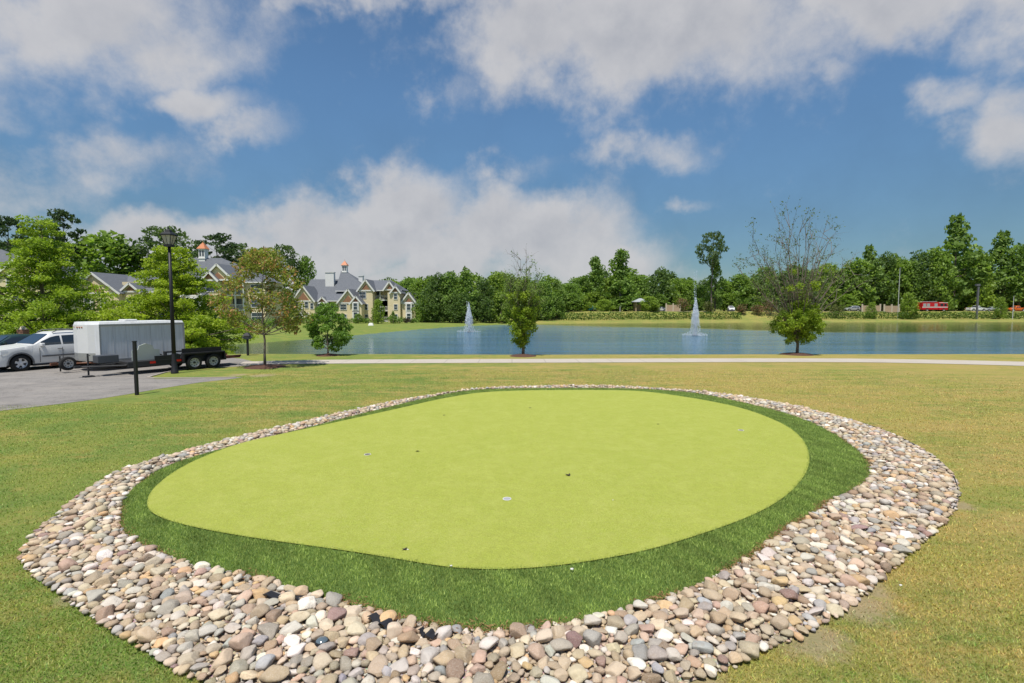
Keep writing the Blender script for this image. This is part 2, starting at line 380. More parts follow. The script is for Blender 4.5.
# kerb of the grass island beside the lot
m = MB(); kp = [g2(235, 377.6), g2(200, 378.2), g2(155, 378.6), g2(148, 377.6), g2(165, 372.8), g2(185, 369.2), g2(205, 366.4)]
for i in range(len(kp)-1):
    a, b_ = Vector(kp[i]), Vector(kp[i+1]); d = (b_-a).normalized(); n_ = Vector((-d.y, d.x))*.05; d *= .04
    q = [a-n_-d, b_-n_+d, b_+n_+d, a+n_-d]
    z0 = -.02+.0007*i; z1 = .035+.003*(i % 2)
    m.add([(p.x, p.y, z0) for p in q]+[(p.x, p.y, z1) for p in q], [(0, 3, 2, 1), (4, 5, 6, 7), (0, 1, 5, 4), (1, 2, 6, 5), (2, 3, 7, 6), (3, 0, 4, 7)])
m.obj('kerb', flat('kerb_stone', (.33, .29, .25), .9, var=.2))['kind'] = 'structure'
# far road beside the trees
rd = []; cl = []
for px in range(520, 1130, 30):
    q = G(px, 322.6, WZ); cl.append((q.x, q.y+24))
V = []; F = []
for i, (x, y) in enumerate(cl):
    for dy in (-3.4, 3.4): V.append((x, y+dy, hz_(x, y+dy)+.03))
for i in range(len(cl)-1): F.append((2*i, 2*i+2, 2*i+3, 2*i+1))
npmesh('road', V, F, m_asp)['kind'] = 'structure'
# ------------------------------------------------------------------ putting green
m_green, t, b = material('green_turf')
pos = t.new('ShaderNodeNewGeometry').outputs['Position']
f1 = t.noise(pos, .8, 4, .6); f2 = t.noise(t.vscale(pos, (1, 1, 1)), 55, 4, .8); f3 = t.noise(pos, 9, 5, .7)
c = t.mix(f1, (.325, .385, .048), (.435, .455, .080)); c = t.mix(t.ramp(f2, .35, .65, .0, .85), c, (.20, .24, .03)); c = t.mix(t.ramp(f3, .38, .66, 0, .6), c, (.27, .29, .045)); c = t.mix(t.ramp(t.noise(pos, 3.1, 6, .75), .45, .7, 0, .35), c, (.42, .43, .11))
c = t.mix(t.ramp(t.noise(pos, 140, 2, .8), .54, .7, 0, .8), c, (.56, .56, .25))
t.put(b.inputs['Base Color'], c); b.inputs['Roughness'].default_value = .85; b.inputs['Specular IOR Level'].default_value = .15
bump(t, b, t.m('ADD', f2, t.m('MULTIPLY', f3, 1.5)), .8, .015)
hole = G(507, 499, .10)
NR = 26; V = [(CEN[0], CEN[1], .1)]; F = []
V = []; rr = np.linspace(0.02, 1, NR)
for k in range(NR):
    x, y = xy(ANG, rG*rr[k])
    z = .10+.0*x+.015*np.sin(x*.5)*np.sin(y*.4)*(1-rr[k]**4)
    V.append(np.stack([x, y, z], 1))
V = np.concatenate(V)
for k in range(NR-1):
    i = np.arange(NA); F.append(np.stack([k*NA+i, (k+1)*NA+i, (k+1)*NA+(i+1) % NA, k*NA+(i+1) % NA], 1))
F = np.concatenate(F)
V = np.concatenate([V, [[CEN[0], CEN[1], .1]]]); cI = len(V)-1
F = np.concatenate([F, np.stack([np.full(NA, cI), np.arange(NA), (np.arange(NA)+1) % NA, (np.arange(NA)+1) % NA], 1)[:, :4]])
# centre fan as thin quads is avoided: build separately as triangles
F = F[:-NA]
og = npmesh('putting_green', V[:-1], F, m_green, smooth=True); og['kind'] = 'structure'
me = og.data; bm = bmesh.new(); bm.from_mesh(me); bm.verts.ensure_lookup_table()
vs = [bm.verts[i] for i in range(NA)]; cv = bm.verts.new((CEN[0], CEN[1], .1))
for i in range(NA): bm.faces.new((cv, vs[i], vs[(i+1) % NA]))
bm.normal_update(); bm.to_mesh(me); bm.free(); me.shade_smooth()
# fringe base
m_fr, t, b = material('fringe_turf'); pos = t.new('ShaderNodeNewGeometry').outputs['Position']
c = t.mix(t.noise(pos, 70, 3, .7), (.05, .09, .02), (.10, .16, .03)); t.put(b.inputs['Base Color'], c); b.inputs['Roughness'].default_value = .9
def zF(tt): return .098-.05*tt**2
V = []; F = []; K = 6
for k in range(K+1):
    x, y = xy(ANG, rG+(rF-rG)*k/K); V.append(np.stack([x, y, np.full(NA, zF(k/K)-.012 if k < K else zF(1)-.012)], 1))
x, y = xy(ANG, rF+.004); V.append(np.stack([x, y, np.full(NA, -.01)], 1))
for k in range(K+1):
    i = np.arange(NA); F.append(np.stack([k*NA+i, (k+1)*NA+i, (k+1)*NA+(i+1) % NA, k*NA+(i+1) % NA], 1))
npmesh('turf_fringe', np.concatenate(V), np.concatenate(F), m_fr, smooth=True)['kind'] = 'structure'
# stone bed base
m_bed, t, b = material('bed_soil'); pos = t.new('ShaderNodeNewGeometry').outputs['Position']
vor = t.new('ShaderNodeTexVoronoi'); vor.inputs['Scale'].default_value = 38; t.l.new(pos, vor.inputs['Vector'])
c = t.mix(t.noise(pos, 9, 4), (.26, .19, .13), (.40, .32, .23)); c = t.mix(t.ramp(vor.outputs['Distance'], .15, .5, .75, 0), c, vor.outputs['Color'])
c = t.mix(.5, c, (.42, .34, .25)); t.put(b.inputs['Base Color'], c); b.inputs['Roughness'].default_value = .95
bump(t, b, t.m('SUBTRACT', 1.0, vor.outputs['Distance']), .8, .02)
V = []; F = []
def zB(tt): return .01+.035*math.sin(PI*min(max(tt, 0), 1))
for k in range(7):
    tt = k/6; x, y = xy(ANG, (rF-.03)+(rS-rF+.03)*tt); V.append(np.stack([x, y, np.full(NA, zB(tt))], 1))
for k in range(6):
    i = np.arange(NA); F.append(np.stack([k*NA+i, (k+1)*NA+i, (k+1)*NA+(i+1) % NA, k*NA+(i+1) % NA], 1))
npmesh('stone_bed', np.concatenate(V), np.concatenate(F), m_bed, smooth=True)['kind'] = 'structure'
# bare dirt patches on the right outer side
m_dirt, t, b = material('dirt'); pos = t.new('ShaderNodeNewGeometry').outputs['Position']
c = t.mix(t.noise(pos, 12, 5, .7), (.20, .15, .095), (.34, .27, .18)); t.put(b.inputs['Base Color'], c); b.inputs['Roughness'].default_value = .95; bump(t, b, t.noise(pos, 40, 4), .6, .02)
def blob2(cx, cy, a, bb, z, name, mat, seed, rot=0):
    q = random.Random(seed); ph = [q.uniform(0, 6) for _ in range(4)]; pts = []
    for i in range(64):
        w_ = 2*PI*i/64; r = 1+.16*math.sin(3*w_+ph[0])+.1*math.sin(5*w_+ph[1])+.07*math.sin(9*w_+ph[2])+.05*math.sin(14*w_+ph[3])
        x, y = a*r*math.cos(w_), bb*r*math.sin(w_); pts.append((cx+x*math.cos(rot)-y*math.sin(rot), cy+x*math.sin(rot)+y*math.cos(rot)))
    return sheet(name, pts, z, mat)
DIRT = [(G(px, py), a) for px, py, a in DIRTP]
# ------------------------------------------------------------------ stones
def ico(sub):
    bm = bmesh.new(); bmesh.ops.create_icosphere(bm, subdivisions=sub, radius=1)
    V = np.array([v.co for v in bm.verts]); F = np.array([[v.index for v in f.verts] for f in bm.faces]); bm.free(); return V, F
ICO = {1: ico(1), 2: ico(2), 3: ico(3)}
def stone_shape(sub, q):
    V, F = ICO[sub]; V = V.copy()
    for _ in range(q.integers(8, 15)):
        n_ = q.normal(size=3); n_ /= np.linalg.norm(n_); d = q.uniform(.50, .84)
        s = V@n_; V -= np.outer(np.maximum(s-d, 0)*.94, n_)
    ph = q.uniform(0, 6, 3); V *= (1+.06*np.sin(V[:, :1]*2.3+ph[0])+.05*np.sin(V[:, 1:2]*2.9+ph[1]))
    return V/np.abs(V).max(0)
qs = np.random.default_rng(3)
PROT = {s: [stone_shape(s, np.random.default_rng(100+k)) for k in range(24)] for s in (1, 2, 3)}
PAL = [('tan', (.47, .375, .255), 24), ('beige', (.56, .475, .35), 24), ('light grey', (.52, .49, .435), 15), ('grey', (.36, .335, .295), 11), ('white', (.72, .67, .59), 8), ('pinkish', (.50, .365, .275), 8),
       ('orange', (.56, .39, .21), 6), ('brown', (.33, .24, .165), 6), ('plum', (.29, .19, .165), 2), ('blue-grey', (.37, .37, .365), 4), ('olive', (.37, .325, .23), 6)]
PW = np.array([p[2] for p in PAL]); PW = PW/PW.sum()
m_st, t, b = material('river_stone')
att = t.new('ShaderNodeAttribute', attribute_name='Col'); pos = t.new('ShaderNodeNewGeometry').outputs['Position']
c = t.mix(t.ramp(t.noise(pos, 22, 5, .65, .5), .3, .7, 0, .55), att.outputs['Color'], t.mix(1.0, att.outputs['Color'], (.72, .69, .66), 'MULTIPLY'))
c = t.mix(t.ramp(t.noise(pos, 110, 4, .75), .5, .72, 0, .5), c, (.62, .56, .48))
c = t.mix(t.ramp(t.noise(pos, 8, 6, .75), .56, .66, 0, .35), c, (.30, .21, .13))
t.put(b.inputs['Base Color'], c); b.inputs['Roughness'].default_value = .75; b.inputs['Specular IOR Level'].default_value = .3
bump(t, b, t.m('ADD', t.noise(pos, 60, 5, .8), t.noise(pos, 18, 3)), .7, .014)
cell = {}; CS = .12
def near_ok(x, y, r, k=.80):
    ci, cj = int(math.floor(x/CS)), int(math.floor(y/CS))
    for i in range(ci-2, ci+3):
        for j in range(cj-2, cj+3):
            for (a, b_, rr_) in cell.get((i, j), ()):
                if (a-x)**2+(b_-y)**2 < (k*(rr_+r))**2: return False
    return True
stones = []   # x,y,r,layer,t
def ringpos():
    while True:
        x, y = random.uniform(-8, 9.2), random.uniform(2.8, 19.2)
        a = math.atan2(y-CEN[1], x-CEN[0]); r = math.hypot(x-CEN[0], y-CEN[1])
        f_, s_ = float(rad(rF, a)), float(rad(rS, a))
        if f_ < r < s_+.05: return x, y, a, r, f_, s_
def put_stone(x, y, r):
    cell.setdefault((int(math.floor(x/CS)), int(math.floor(y/CS))), []).append((x, y, r))
# hand-placed stones seen in the photograph: px, py, radius, palette, elongation, angle
HAND = [(336,617,.095,'plum',1.6,1.1,'big oblong plum red stone beside the turf edge at the front'), (307,606,.085,'white',1.15,.3,'big round whitish stone left of the plum red stone'),
        (302,620,.10,'beige',1.2,2.6,'pale mottled stone just below the round whitish stone'), (301,592,.07,'tan',1.2,.1,'tan stone touching the turf above the round whitish stone'), (317,594,.07,'beige',1.3,2.2,'pale angular stone against the turf at the front left'),
        (592,622,.085,'light grey',1.1,.4,'whitish stone up against the front turf right of centre'), (724,577,.075,'grey',1.2,.8,'grey stone against the turf right of the front'),
        (790,598,.085,'plum',1.3,.2,'dark plum stone on the right front of the bed'), (762,610,.08,'pinkish',1.2,.3,'pinkish brown stone left of the dark plum stone'), (816,540,.06,'white',1.2,.3,'white stone beside the turf at the right'),
        (779,585,.085,'orange',1.5,.1,'orange banded stone on the right front of the bed'), (881,462,.085,'white',1.3,.2,'white stone at the far right corner of the bed'), (897,491,.08,'orange',1.2,.0,'orange stone in the middle of the right side'),
        (409,641,.10,'brown',1.5,.9,'long brown stone below the turf left of centre'), (275,676,.10,'tan',1.4,.1,'broad tan stone at the bottom left of the bed'), (242,646,.09,'pinkish',1.3,.4,'broad pinkish stone in the left front of the bed'),
        (186,571,.07,'orange',1.2,.3,'orange stone by the turf at the left front'), (200,574,.06,'pinkish',1.2,.9,'small reddish stone by the turf at the left front'), (922,517,.07,'white',1.2,.2,'cream round stone near the right outer edge'), (112,603,.08,'light grey',1.3,.4,'large pale grey stone on the left of the bed'),
        (489,646,.09,'white',1.2,.5,'bright white stone below the front turf'), (640,606,.075,'light grey',1.1,.2,'pale stone tucked under the turf right of centre'), (545,640,.08,'beige',1.3,.4,'beige stone under the middle of the front turf')]
hs = []
for (px, py, r, pn, el_, an, lab) in HAND:
    g = G(px, py, .06); hs.append((g.x, g.y, r*.92, pn, el_, an, lab)); put_stone(g.x, g.y, r*.95)
radii = np.sort(np.clip(np.random.default_rng(5).lognormal(math.log(.0275), .43, 27000), .014, .088))[::-1]
for r in radii:
    for _ in range(12 if r > .045 else 5):
        x, y, a, rr_, f_, s_ = ringpos(); tt = (rr_-f_)/(s_-f_)
        if r > .07 and y > 9 and random.random() < .6: continue
        if r > .05 and random.random() < .35*(tt > .7)+.35*(x < -2.5): continue
        if s_-rr_ < r*.5-.05*(random.random() < .5) or rr_-f_ < r*.45: continue
        if near_ok(x, y, r):
            put_stone(x, y, r); stones.append((x, y, r, 1, tt)); break
for _ in range(12000):
    x, y, a, rr_, f_, s_ = ringpos(); r = random.uniform(.013, .032)
    if s_-rr_ < .02: continue
    stones.append((x, y, r, 0, (rr_-f_)/(s_-f_)))
# a few strays on the grass
def stone_verts(x, y, r, layer, tt, sub, el_=None, an=None, pn=None, k=None):
    k = random.randrange(24) if k is None else k
    V = PROT[sub][k]
    e = el_ or random.uniform(1.0, 1.55); a_ = r*math.sqrt(e)*1.08; b_ = r/math.sqrt(e)*1.08; c_ = min(a_, b_)*random.uniform(.42, .8)
    V = V*np.array([a_, b_, c_])
    tx, ty = random.gauss(0, .16), random.gauss(0, .16); az = random.uniform(0, 2*PI) if an is None else an
    cx_, sx_ = math.cos(tx), math.sin(tx); Rx = np.array([[1, 0, 0], [0, cx_, -sx_], [0, sx_, cx_]])
    V = V+0; cy_, sy_ = math.cos(ty), math.sin(ty); Ry = np.array([[cy_, 0, sy_], [0, 1, 0], [-sy_, 0, cy_]])
    ca, sa = math.cos(az), math.sin(az); Rz = np.array([[ca, -sa, 0], [sa, ca, 0], [0, 0, 1]])
    V = V@(Rz@Rx@Ry).T
    z = zB(tt)+(c_*.45+random.uniform(0, .018)+.006 if layer else c_*.05)
    c_ = c_; pi = int(qs.choice(len(PAL), p=PW)) if pn is None else [p[0] for p in PAL].index(pn)
    base = np.array(PAL[pi][1]); col = base*np.array([1.0, .97, .955])*random.uniform(.82, 1.28)*(1+np.array([random.gauss(.01, .035), random.gauss(0, .015), random.gauss(-.02, .045)]))
    return V, np.array([x, y, z]), col, PAL[pi][0], e
sizes = []
for i, s in enumerate(stones):
    if s[3] == 0: continue
    px, py, dep = proj((s[0], s[1], .05))
    if -5 < px < 1029 and py < 688: sizes.append((s[2]*(1+.0)/dep*(1 if py < 680 else .6), i))
sizes.sort(reverse=True); ind = set(i for _, i in sizes[:300-len(hs)])
def zone(px, py, tt):
    a = 'next to the turf' if tt < .25 else ('by the outer edge' if tt > .75 else ('in the inner half' if tt < .5 else 'in the outer half'))
    if py < 560: b_ = 'on the left side' if px < 400 else 'on the right side'
    else: b_ = ['at the left front', 'left of the front middle', 'at the front middle', 'right of the front middle', 'at the right front', 'at the far right'][min(5, max(0, int(px//170)))]
    return a+' '+b_
def own_stone(V, p, col, label, lit):
    F = ICO[3][1]; o = npmesh('river_stone', V, F, m_st, smooth=True, cols=np.repeat(col[None], len(V), 0)); o.location = p
    tag(o, label, 'stone', 'river stones around the putting green'); return o
for (x, y, r, pn, el_, an, lab) in hs:
    a = math.atan2(y-CEN[1], x-CEN[0]); rr_ = math.hypot(x-CEN[0], y-CEN[1]); tt = (rr_-rad(rF, a))/(rad(rS, a)-rad(rF, a))
    V, p, col, _, _ = stone_verts(x, y, r, 1, tt, 3, el_, an, pn); p[2] += .015; own_stone(V, p, col, lab, lab)
Vs = []; Fs = []; Cs = []; off = 0
for i, s in enumerate(stones):
    if i in ind:
        V, p, col, pn, e = stone_verts(*s, 3); px, py, _ = proj(p)
        szs = 'big' if s[2] > .085 else ('medium' if s[2] > .07 else 'smallish')
        shp = 'oblong' if e > 1.38 else ('oval' if e > 1.18 else 'rounded')
        own_stone(V, p, col, f'{szs} {shp} {pn} stone {zone(px, py, s[4])}', None); continue
    d = math.hypot(s[0], s[1]-0); sub = 2 if (d < 9 and s[3]) else 1
    V, p, col, _, _ = stone_verts(*s, sub); V = V+p; Vs.append(V); Fs.append(ICO[sub][1]+off); off += len(V); Cs.append(np.repeat(col[None], len(V), 0))
o = npmesh('river_stones', np.concatenate(Vs), np.concatenate(Fs), m_st, smooth=True, cols=np.concatenate(Cs)); tag(o, 'mixed tan, grey and pink river stones filling the ring bed around the green', 'stones', kind='stuff')
# edging strip
m_blk = flat('black_plastic', (.018, .018, .02), .5)
V = []; F = []
aa = np.linspace(R(-30), R(14), 100)
for j, (dr, z) in enumerate([(.0, -.01), (.0, .05), (.014, .055), (.014, -.01)]):
    x, y = xy(aa, rad(rS, aa)+.012+dr); V.append(np.stack([x, y, np.full(len(aa), z)], 1))
n = len(aa)
for j in range(3):
    i = np.arange(n-1); F.append(np.stack([j*n+i, j*n+i+1, (j+1)*n+i+1, (j+1)*n+i], 1))
tag(npmesh('landscape_edging', np.concatenate(V), np.concatenate(F), m_blk), 'thin black plastic edging between the stones and the lawn on the right', 'edging')
# ------------------------------------------------------------------ grass blades
def blades(name, P, h, wd, mat, label, lean=.5, cols=None):
    n = len(P); a = rng.uniform(0, 2*PI, n); hh = h*rng.uniform(.55, 1.25, n); ww = wd*rng.uniform(.7, 1.3, n)
    la = rng.uniform(0, 2*PI, n); ll = hh*lean*rng.uniform(.1, 1.2, n)
    dx = np.cos(a)*ww/2; dy = np.sin(a)*ww/2
    V = np.empty((n, 3, 3)); V[:, 0] = P; V[:, 1] = P; V[:, 2] = P
    V[:, 0, 0] -= dx; V[:, 0, 1] -= dy; V[:, 1, 0] += dx; V[:, 1, 1] += dy
    V[:, 2, 0] += np.cos(la)*ll; V[:, 2, 1] += np.sin(la)*ll; V[:, 2, 2] += hh
    C = None if cols is None else np.repeat(cols, 3, 0)
    o = npmesh(name, V.reshape(-1, 3), np.arange(3*n).reshape(-1, 3), mat, cols=C)
    tag(o, label, 'grass', kind='stuff'); return o
def leafmat(name, trans=.35, rough=.6, spec=.25, builder=None):
    m = bpy.data.materials.new(name); m.use_nodes = True; t = NT(m.node_tree); b = t.n['Principled BSDF']
    if builder: c = builder(t)
    else:
        at = t.new('ShaderNodeAttribute', attribute_name='Col'); c = at.outputs['Color']
    t.put(b.inputs['Base Color'], c); b.inputs['Roughness'].default_value = rough; b.inputs['Specular IOR Level'].default_value = spec
    tr = t.new('ShaderNodeBsdfTranslucent'); t.put(tr.inputs['Color'], t.mix(1.0, c, (1.35, 1.45, .7), 'MULTIPLY')); mx = t.new('ShaderNodeMixShader'); mx.inputs[0].default_value = trans
    t.l.new(b.outputs[0], mx.inputs[1]); t.l.new(tr.outputs[0], mx.inputs[2]); t.l.new(mx.outputs[0], t.n['Material Output'].inputs[0]); return m
def gb(t):
    c, pos, fine = lawn_colour(t); at = t.new('ShaderNodeAttribute', attribute_name='Col')
    return t.mix(1.0, c, at.outputs['Color'], 'MULTIPLY')
m_gb = leafmat('lawn_blades', .25, builder=gb)
def cand(n, ymin, ymax, xr):
    y = rng.uniform(ymin, ymax, n); x = rng.uniform(-1, 1, n)*np.minimum(y*1.08+.3, xr)
    return x, y
def lawnpts(n, y0, y1):
    y = np.sqrt(rng.uniform(y0*y0, y1*y1, n)); x = rng.uniform(-1.06, 1.06, n)*y
    a = np.arctan2(y-CEN[1], x-CEN[0]); r = np.hypot(x-CEN[0], y-CEN[1])
    k = r > rad(rS, a)+rng.uniform(-.10, .03, n)
    for p, s in DIRT: k &= (np.hypot(x-p.x, y-p.y) > s*rng.uniform(.2, 1.2, n))
    k &= ~((x < -11.5) & (y > 14.0+(x+26)*.1) & (y > 12.5))
    return np.stack([x[k], y[k], np.zeros(k.sum())], 1)
P1 = lawnpts(620000, 3.3, 24)
dd = np.hypot(P1[:, 0], P1[:, 1]); P1 = P1[rng.uniform(0, 1, len(P1)) < np.clip(1.25-dd/24, .0, 1)]
P0 = lawnpts(260000, 3.3, 8); P1 = np.concatenate([P1, P0[rng.uniform(0, 1, len(P0)) < np.clip((9.5-np.hypot(P0[:, 0], P0[:, 1]))/4, 0, 1)]])
def bc(n): return (rng.uniform(.85, 2.2, n)[:, None]*(1+rng.normal(0, .10, (n, 3)))).clip(.4, 2.8)
dd = np.hypot(P1[:, 0], P1[:, 1])
blades('lawn_grass', P1, .026, .0045+.0006*dd, m_gb, 'short mown lawn grass around the stone bed', 1.2, bc(len(P1)))
# fringe turf blades
n = 430000; a = rng.uniform(-PI, PI, n)
w_f = rad(rF, a)-rad(rG, a); k = rng.uniform(0, 1, n) < w_f/ w_f.max()*1.0; a = a[k]
tt = rng.uniform(-.02, 1.03, len(a)); r = rad(rG, a)+(rad(rF, a)-rad(rG, a))*tt; r = r-.035*(tt < .04)*rng.uniform(0, 1, len(a))*(.5+.5*np.sin(a*61+2*np.sin(a*23))); x, y = xy(a, r)
keep = rng.uniform(0, 1, len(a)) < np.clip(9/np.hypot(x, y), .35, 1); x, y, tt = x[keep], y[keep], tt[keep]
P = np.stack([x, y, .098-.05*np.clip(tt, 0, 1)**2-.012], 1)
m_fb = leafmat('fringe_blades', .28)
n = len(P); ca = np.array([.145, .22, .045]); cb = np.array([.41, .50, .135]); u = rng.uniform(0, 1, n)[:, None]
cols = ca*(1-u)+cb*u; cols *= rng.uniform(.7, 1.3, (n, 1)); cols *= (1+.16*np.sin(x*5.1+2*np.sin(y*3.3))*np.sin(y*4.7+1.5*np.sin(x*2.9))+.10*np.sin(x*13+y*9))[:, None]
blades('turf_pile', P, .030, .0075, m_fb, 'long dark green artificial turf collar around the putting green', .8, cols)
n = 9000; a = rng.uniform(R(-165), R(20), n); k = (np.sin(a*17+2*np.sin(a*9))+rng.normal(0, .6, n)+1.2*np.exp(-((a-R(-48))/R(22))**2)) > .75; a = a[k]; r = rad(rF, a)+rng.normal(.02, .045, len(a)); x, y = xy(a, r)
C = np.stack([x, y, .055+rng.uniform(0, .02, len(a))], 1); q = np.random.default_rng(77); nn = len(C); an = q.uniform(0, 2*PI, nn); L_ = q.uniform(.008, .028, nn)[:, None]; dv_ = np.stack([np.cos(an), np.sin(an), q.normal(0, .25, nn)], 1)*L_; dw = np.stack([-np.sin(an), np.cos(an), q.normal(0, .3, nn)], 1)*.004
V = np.stack([C-dv_, C+dw, C+dv_, C-dw], 1).reshape(-1, 3); u = q.uniform(0, 1, (nn, 1)); cc = np.array([.13, .055, .025])*(1-u)+np.array([.36, .20, .09])*u
m_deb = leafmat('straw_litter', .1); tag(npmesh('leaf_litter', V, np.arange(4*nn).reshape(-1, 4), m_deb, cols=np.repeat(cc, 4, 0)), 'reddish brown pine straw and leaf litter along the turf edge', 'litter', kind='stuff')
# ------------------------------------------------------------------ trees
m_leaf = leafmat('foliage', .40, .55, .25)
m_bark, t, b = material('bark'); pos = t.new('ShaderNodeTexCoord').outputs['Object']
c = t.mix(t.noise(t.vscale(pos, (6, 6, 1.2)), 2.5, 5, .7), (.085, .065, .05), (.23, .195, .16)); t.put(b.inputs['Base Color'], c); b.inputs['Roughness'].default_value = .9
bump(t, b, t.noise(t.vscale(pos, (8, 8, 1.5)), 3, 4), .8, .03)
m_twig = flat('grey_bark', (.17, .14, .115), .85, var=.35, scale=5)
def leaves(C, size, q, bias=.5):
    n = len(C); nn = q.normal(size=(n, 3)); nn /= np.linalg.norm(nn, axis=1)[:, None]; nn[:, 2] = nn[:, 2]+bias; nn /= np.linalg.norm(nn, axis=1)[:, None]
    a = np.cross(nn, q.normal(size=(n, 3))); a /= np.linalg.norm(a, axis=1)[:, None]; b_ = np.cross(nn, a)
    s = (size*q.uniform(.5, 1.4, n))[:, None]; a = a*s; b_ = b_*s*.55
    V = np.stack([C-a, C+b_, C+a, C-b_], 1).reshape(-1, 3); return V, np.arange(4*n).reshape(-1, 4)
def foliage(name, clumps, per, size, q, c1, c2, parent, bias=.5, shell=.35, brown=None, bfrac=0.0):
    """clumps: list of (centre, (rx,ry,rz))"""
    Cc = np.array([c for c, _ in clumps]); Rr = np.array([r for _, r in clumps]); n = len(Cc)
    vol = Rr.prod(1)**(2/3); cnt = np.maximum(6, (per*n*vol/vol.sum()).astype(int)); idx = np.repeat(np.arange(n), cnt); N = len(idx)
    d = q.normal(size=(N, 3)); d /= np.linalg.norm(d, axis=1)[:, None]; rr_ = q.uniform(shell, 1, N)**.7; P = Cc[idx]+d*Rr[idx]*rr_[:, None]
    V, F = leaves(P, size, q, bias)
    u = np.clip(q.uniform(0, 1, n)[idx]*.55+q.uniform(0, 1, N)*.45, 0, 1)[:, None]
    col = np.array(c1)*(1-u)+np.array(c2)*u; col *= q.uniform(.8, 1.2, (N, 1))
    if brown is not None: k = q.uniform(0, 1, N) < (bfrac*(.3+1.4*q.uniform(0, 1, n)[idx])); col[k] = np.array(brown)*q.uniform(.7, 1.3, (k.sum(), 1))
    return npmesh(name, V, F, m_leaf, parent, cols=np.repeat(col, 4, 0))
def limbs(m, q, base_r, height, clear, clumps, lean=(0, 0), k=5, share=1.0):
    top = np.array([lean[0], lean[1], height]); pts = []; rs = []
    for i in range(9):
        u = i/8; pts.append((top[0]*u+q.normal()*.012*height*(0 < i), top[1]*u+q.normal()*.012*height*(0 < i), -.12+(height+.12)*u)); rs.append(base_r*(1.25 if i == 0 else 1)*(1-.88*u))
    m.tube(pts, rs, 8)
    for c, r in clumps:
        if q.uniform() > share: continue
        c = np.array(c); hdist = math.hypot(c[0], c[1]); z0 = max(clear, c[2]-hdist*q.uniform(.35, .8)-r[2]*.3); z0 = min(z0, height*.92); u = z0/height
        p0 = np.array([top[0]*u, top[1]*u, z0]); mid = (p0+c)/2+np.array([0, 0, -.06*hdist]); rb = base_r*(1-.88*u)*.45
        m.tube([p0, p0*.35+mid*.65, mid*.45+c*.55, c], [rb, rb*.75, rb*.5, rb*.2], 5, cap=False)
def crown_clumps(q, n, z0, z1, prof, rr, flat_=.7, inner=.25):
    """prof(u)->radius at relative height"""
    out = []
    for i in range(n):
        u = (i+q.uniform(0, 1))/n; a = i*2.39996+q.uniform(-.5, .5); Rm = prof(u); rad_ = Rm*math.sqrt(q.uniform(inner, 1)); c = rr*q.uniform(.65, 1.3)*(0.55+.45*min(1, Rm))
        out.append(((math.cos(a)*rad_, math.sin(a)*rad_, z0+(z1-z0)*u), (c, c*q.uniform(.8, 1.2), c*flat_)))
    return out
def tree(name, label, cat, loc, height, clear, prof, nc, rr, per, size, c1, c2, seed, flat_=.7, tr=.15, group=None, bias=.5, twig=False, brown=None, bfrac=0, inner=.25, lean=(0, 0), rz=0, share=1.0):
    q = np.random.default_rng(seed); root = thing(name, label, cat, loc, rz, group)
    cl = crown_clumps(q, nc, clear, height, prof, rr, flat_, inner)
    if lean != (0, 0): cl = [((c[0]+lean[0]*c[2]/height, c[1]+lean[1]*c[2]/height, c[2]), r) for c, r in cl]
    m = MB(); limbs(m, q, tr, height*.97, clear*.9, cl, lean, share=share); m.obj('trunk', m_twig if twig else m_bark, root, smooth=True, fixn=False)
    foliage('crown', cl, per, size, q, c1, c2, root, bias, brown=brown, bfrac=bfrac); return root
YG1, YG2 = (.16, .26, .025), (.36, .45, .05)     # bright yellow green
MG1, MG2 = (.11, .19, .04), (.24, .35, .075)     # mid green
DG1, DG2 = (.065, .11, .04), (.14, .205, .07)     # dark
oak = lambda w_, p=.8: (lambda u: w_*(.35+.65*math.sin(PI*min(1, (u*.9+.12))**p)))
# -- near left pair
def layered(label, px, topy, Y, w_, seed, c1, c2, bot=.5):
    p = AT(px, 350, Y); top = AT(px, topy, Y).z; q = np.random.default_rng(seed)
    root = thing('shade_tree', label, 'tree', (p.x, p.y, 0)); cl = []
    z = bot
    while z < top-.2:
        u = (z-bot)/(top-bot); Rm = w_*(.72+.38*math.sin(PI*min(1, u*1.6+.12)))*(1-u**2.1)+.35
        nb = max(3, int(8*(1-u)+2)); a0 = q.uniform(0, 6)
        for k in range(nb):
            a = a0+2*PI*k/nb+q.uniform(-.3, .3); L = Rm*q.uniform(.72, 1.12)
            for s_ in (.35, .62, .86, 1.0):
                if L*s_ < .4 and s_ < .9: continue
                r_ = (.30+.30*(1-s_)+.18*(1-u))*q.uniform(.8, 1.25)
                cl.append(((math.cos(a)*L*s_, math.sin(a)*L*s_, z-.12*L*s_+q.uniform(-.3, .3)), (r_*1.4, r_*1.4, r_*.52)))
        z += .52+.12*q.uniform()
    m = MB(); limbs(m, q, .16, top*.97, .7, cl[3::4], k=5); m.obj('trunk', m_bark, root, smooth=True, fixn=False)
    foliage('crown', cl, 62000/len(cl), .085, q, c1, c2, root, .9); return root
layered('tall bright green layered tree behind the white SUV at the left edge', 48, 213, 35, 4.5, 11, YG1, YG2)
layered('bright yellow-green layered tree behind the white box trailer', 176, 241, 36, 4.25, 12, (.18, .27, .02), (.40, .48, .045))
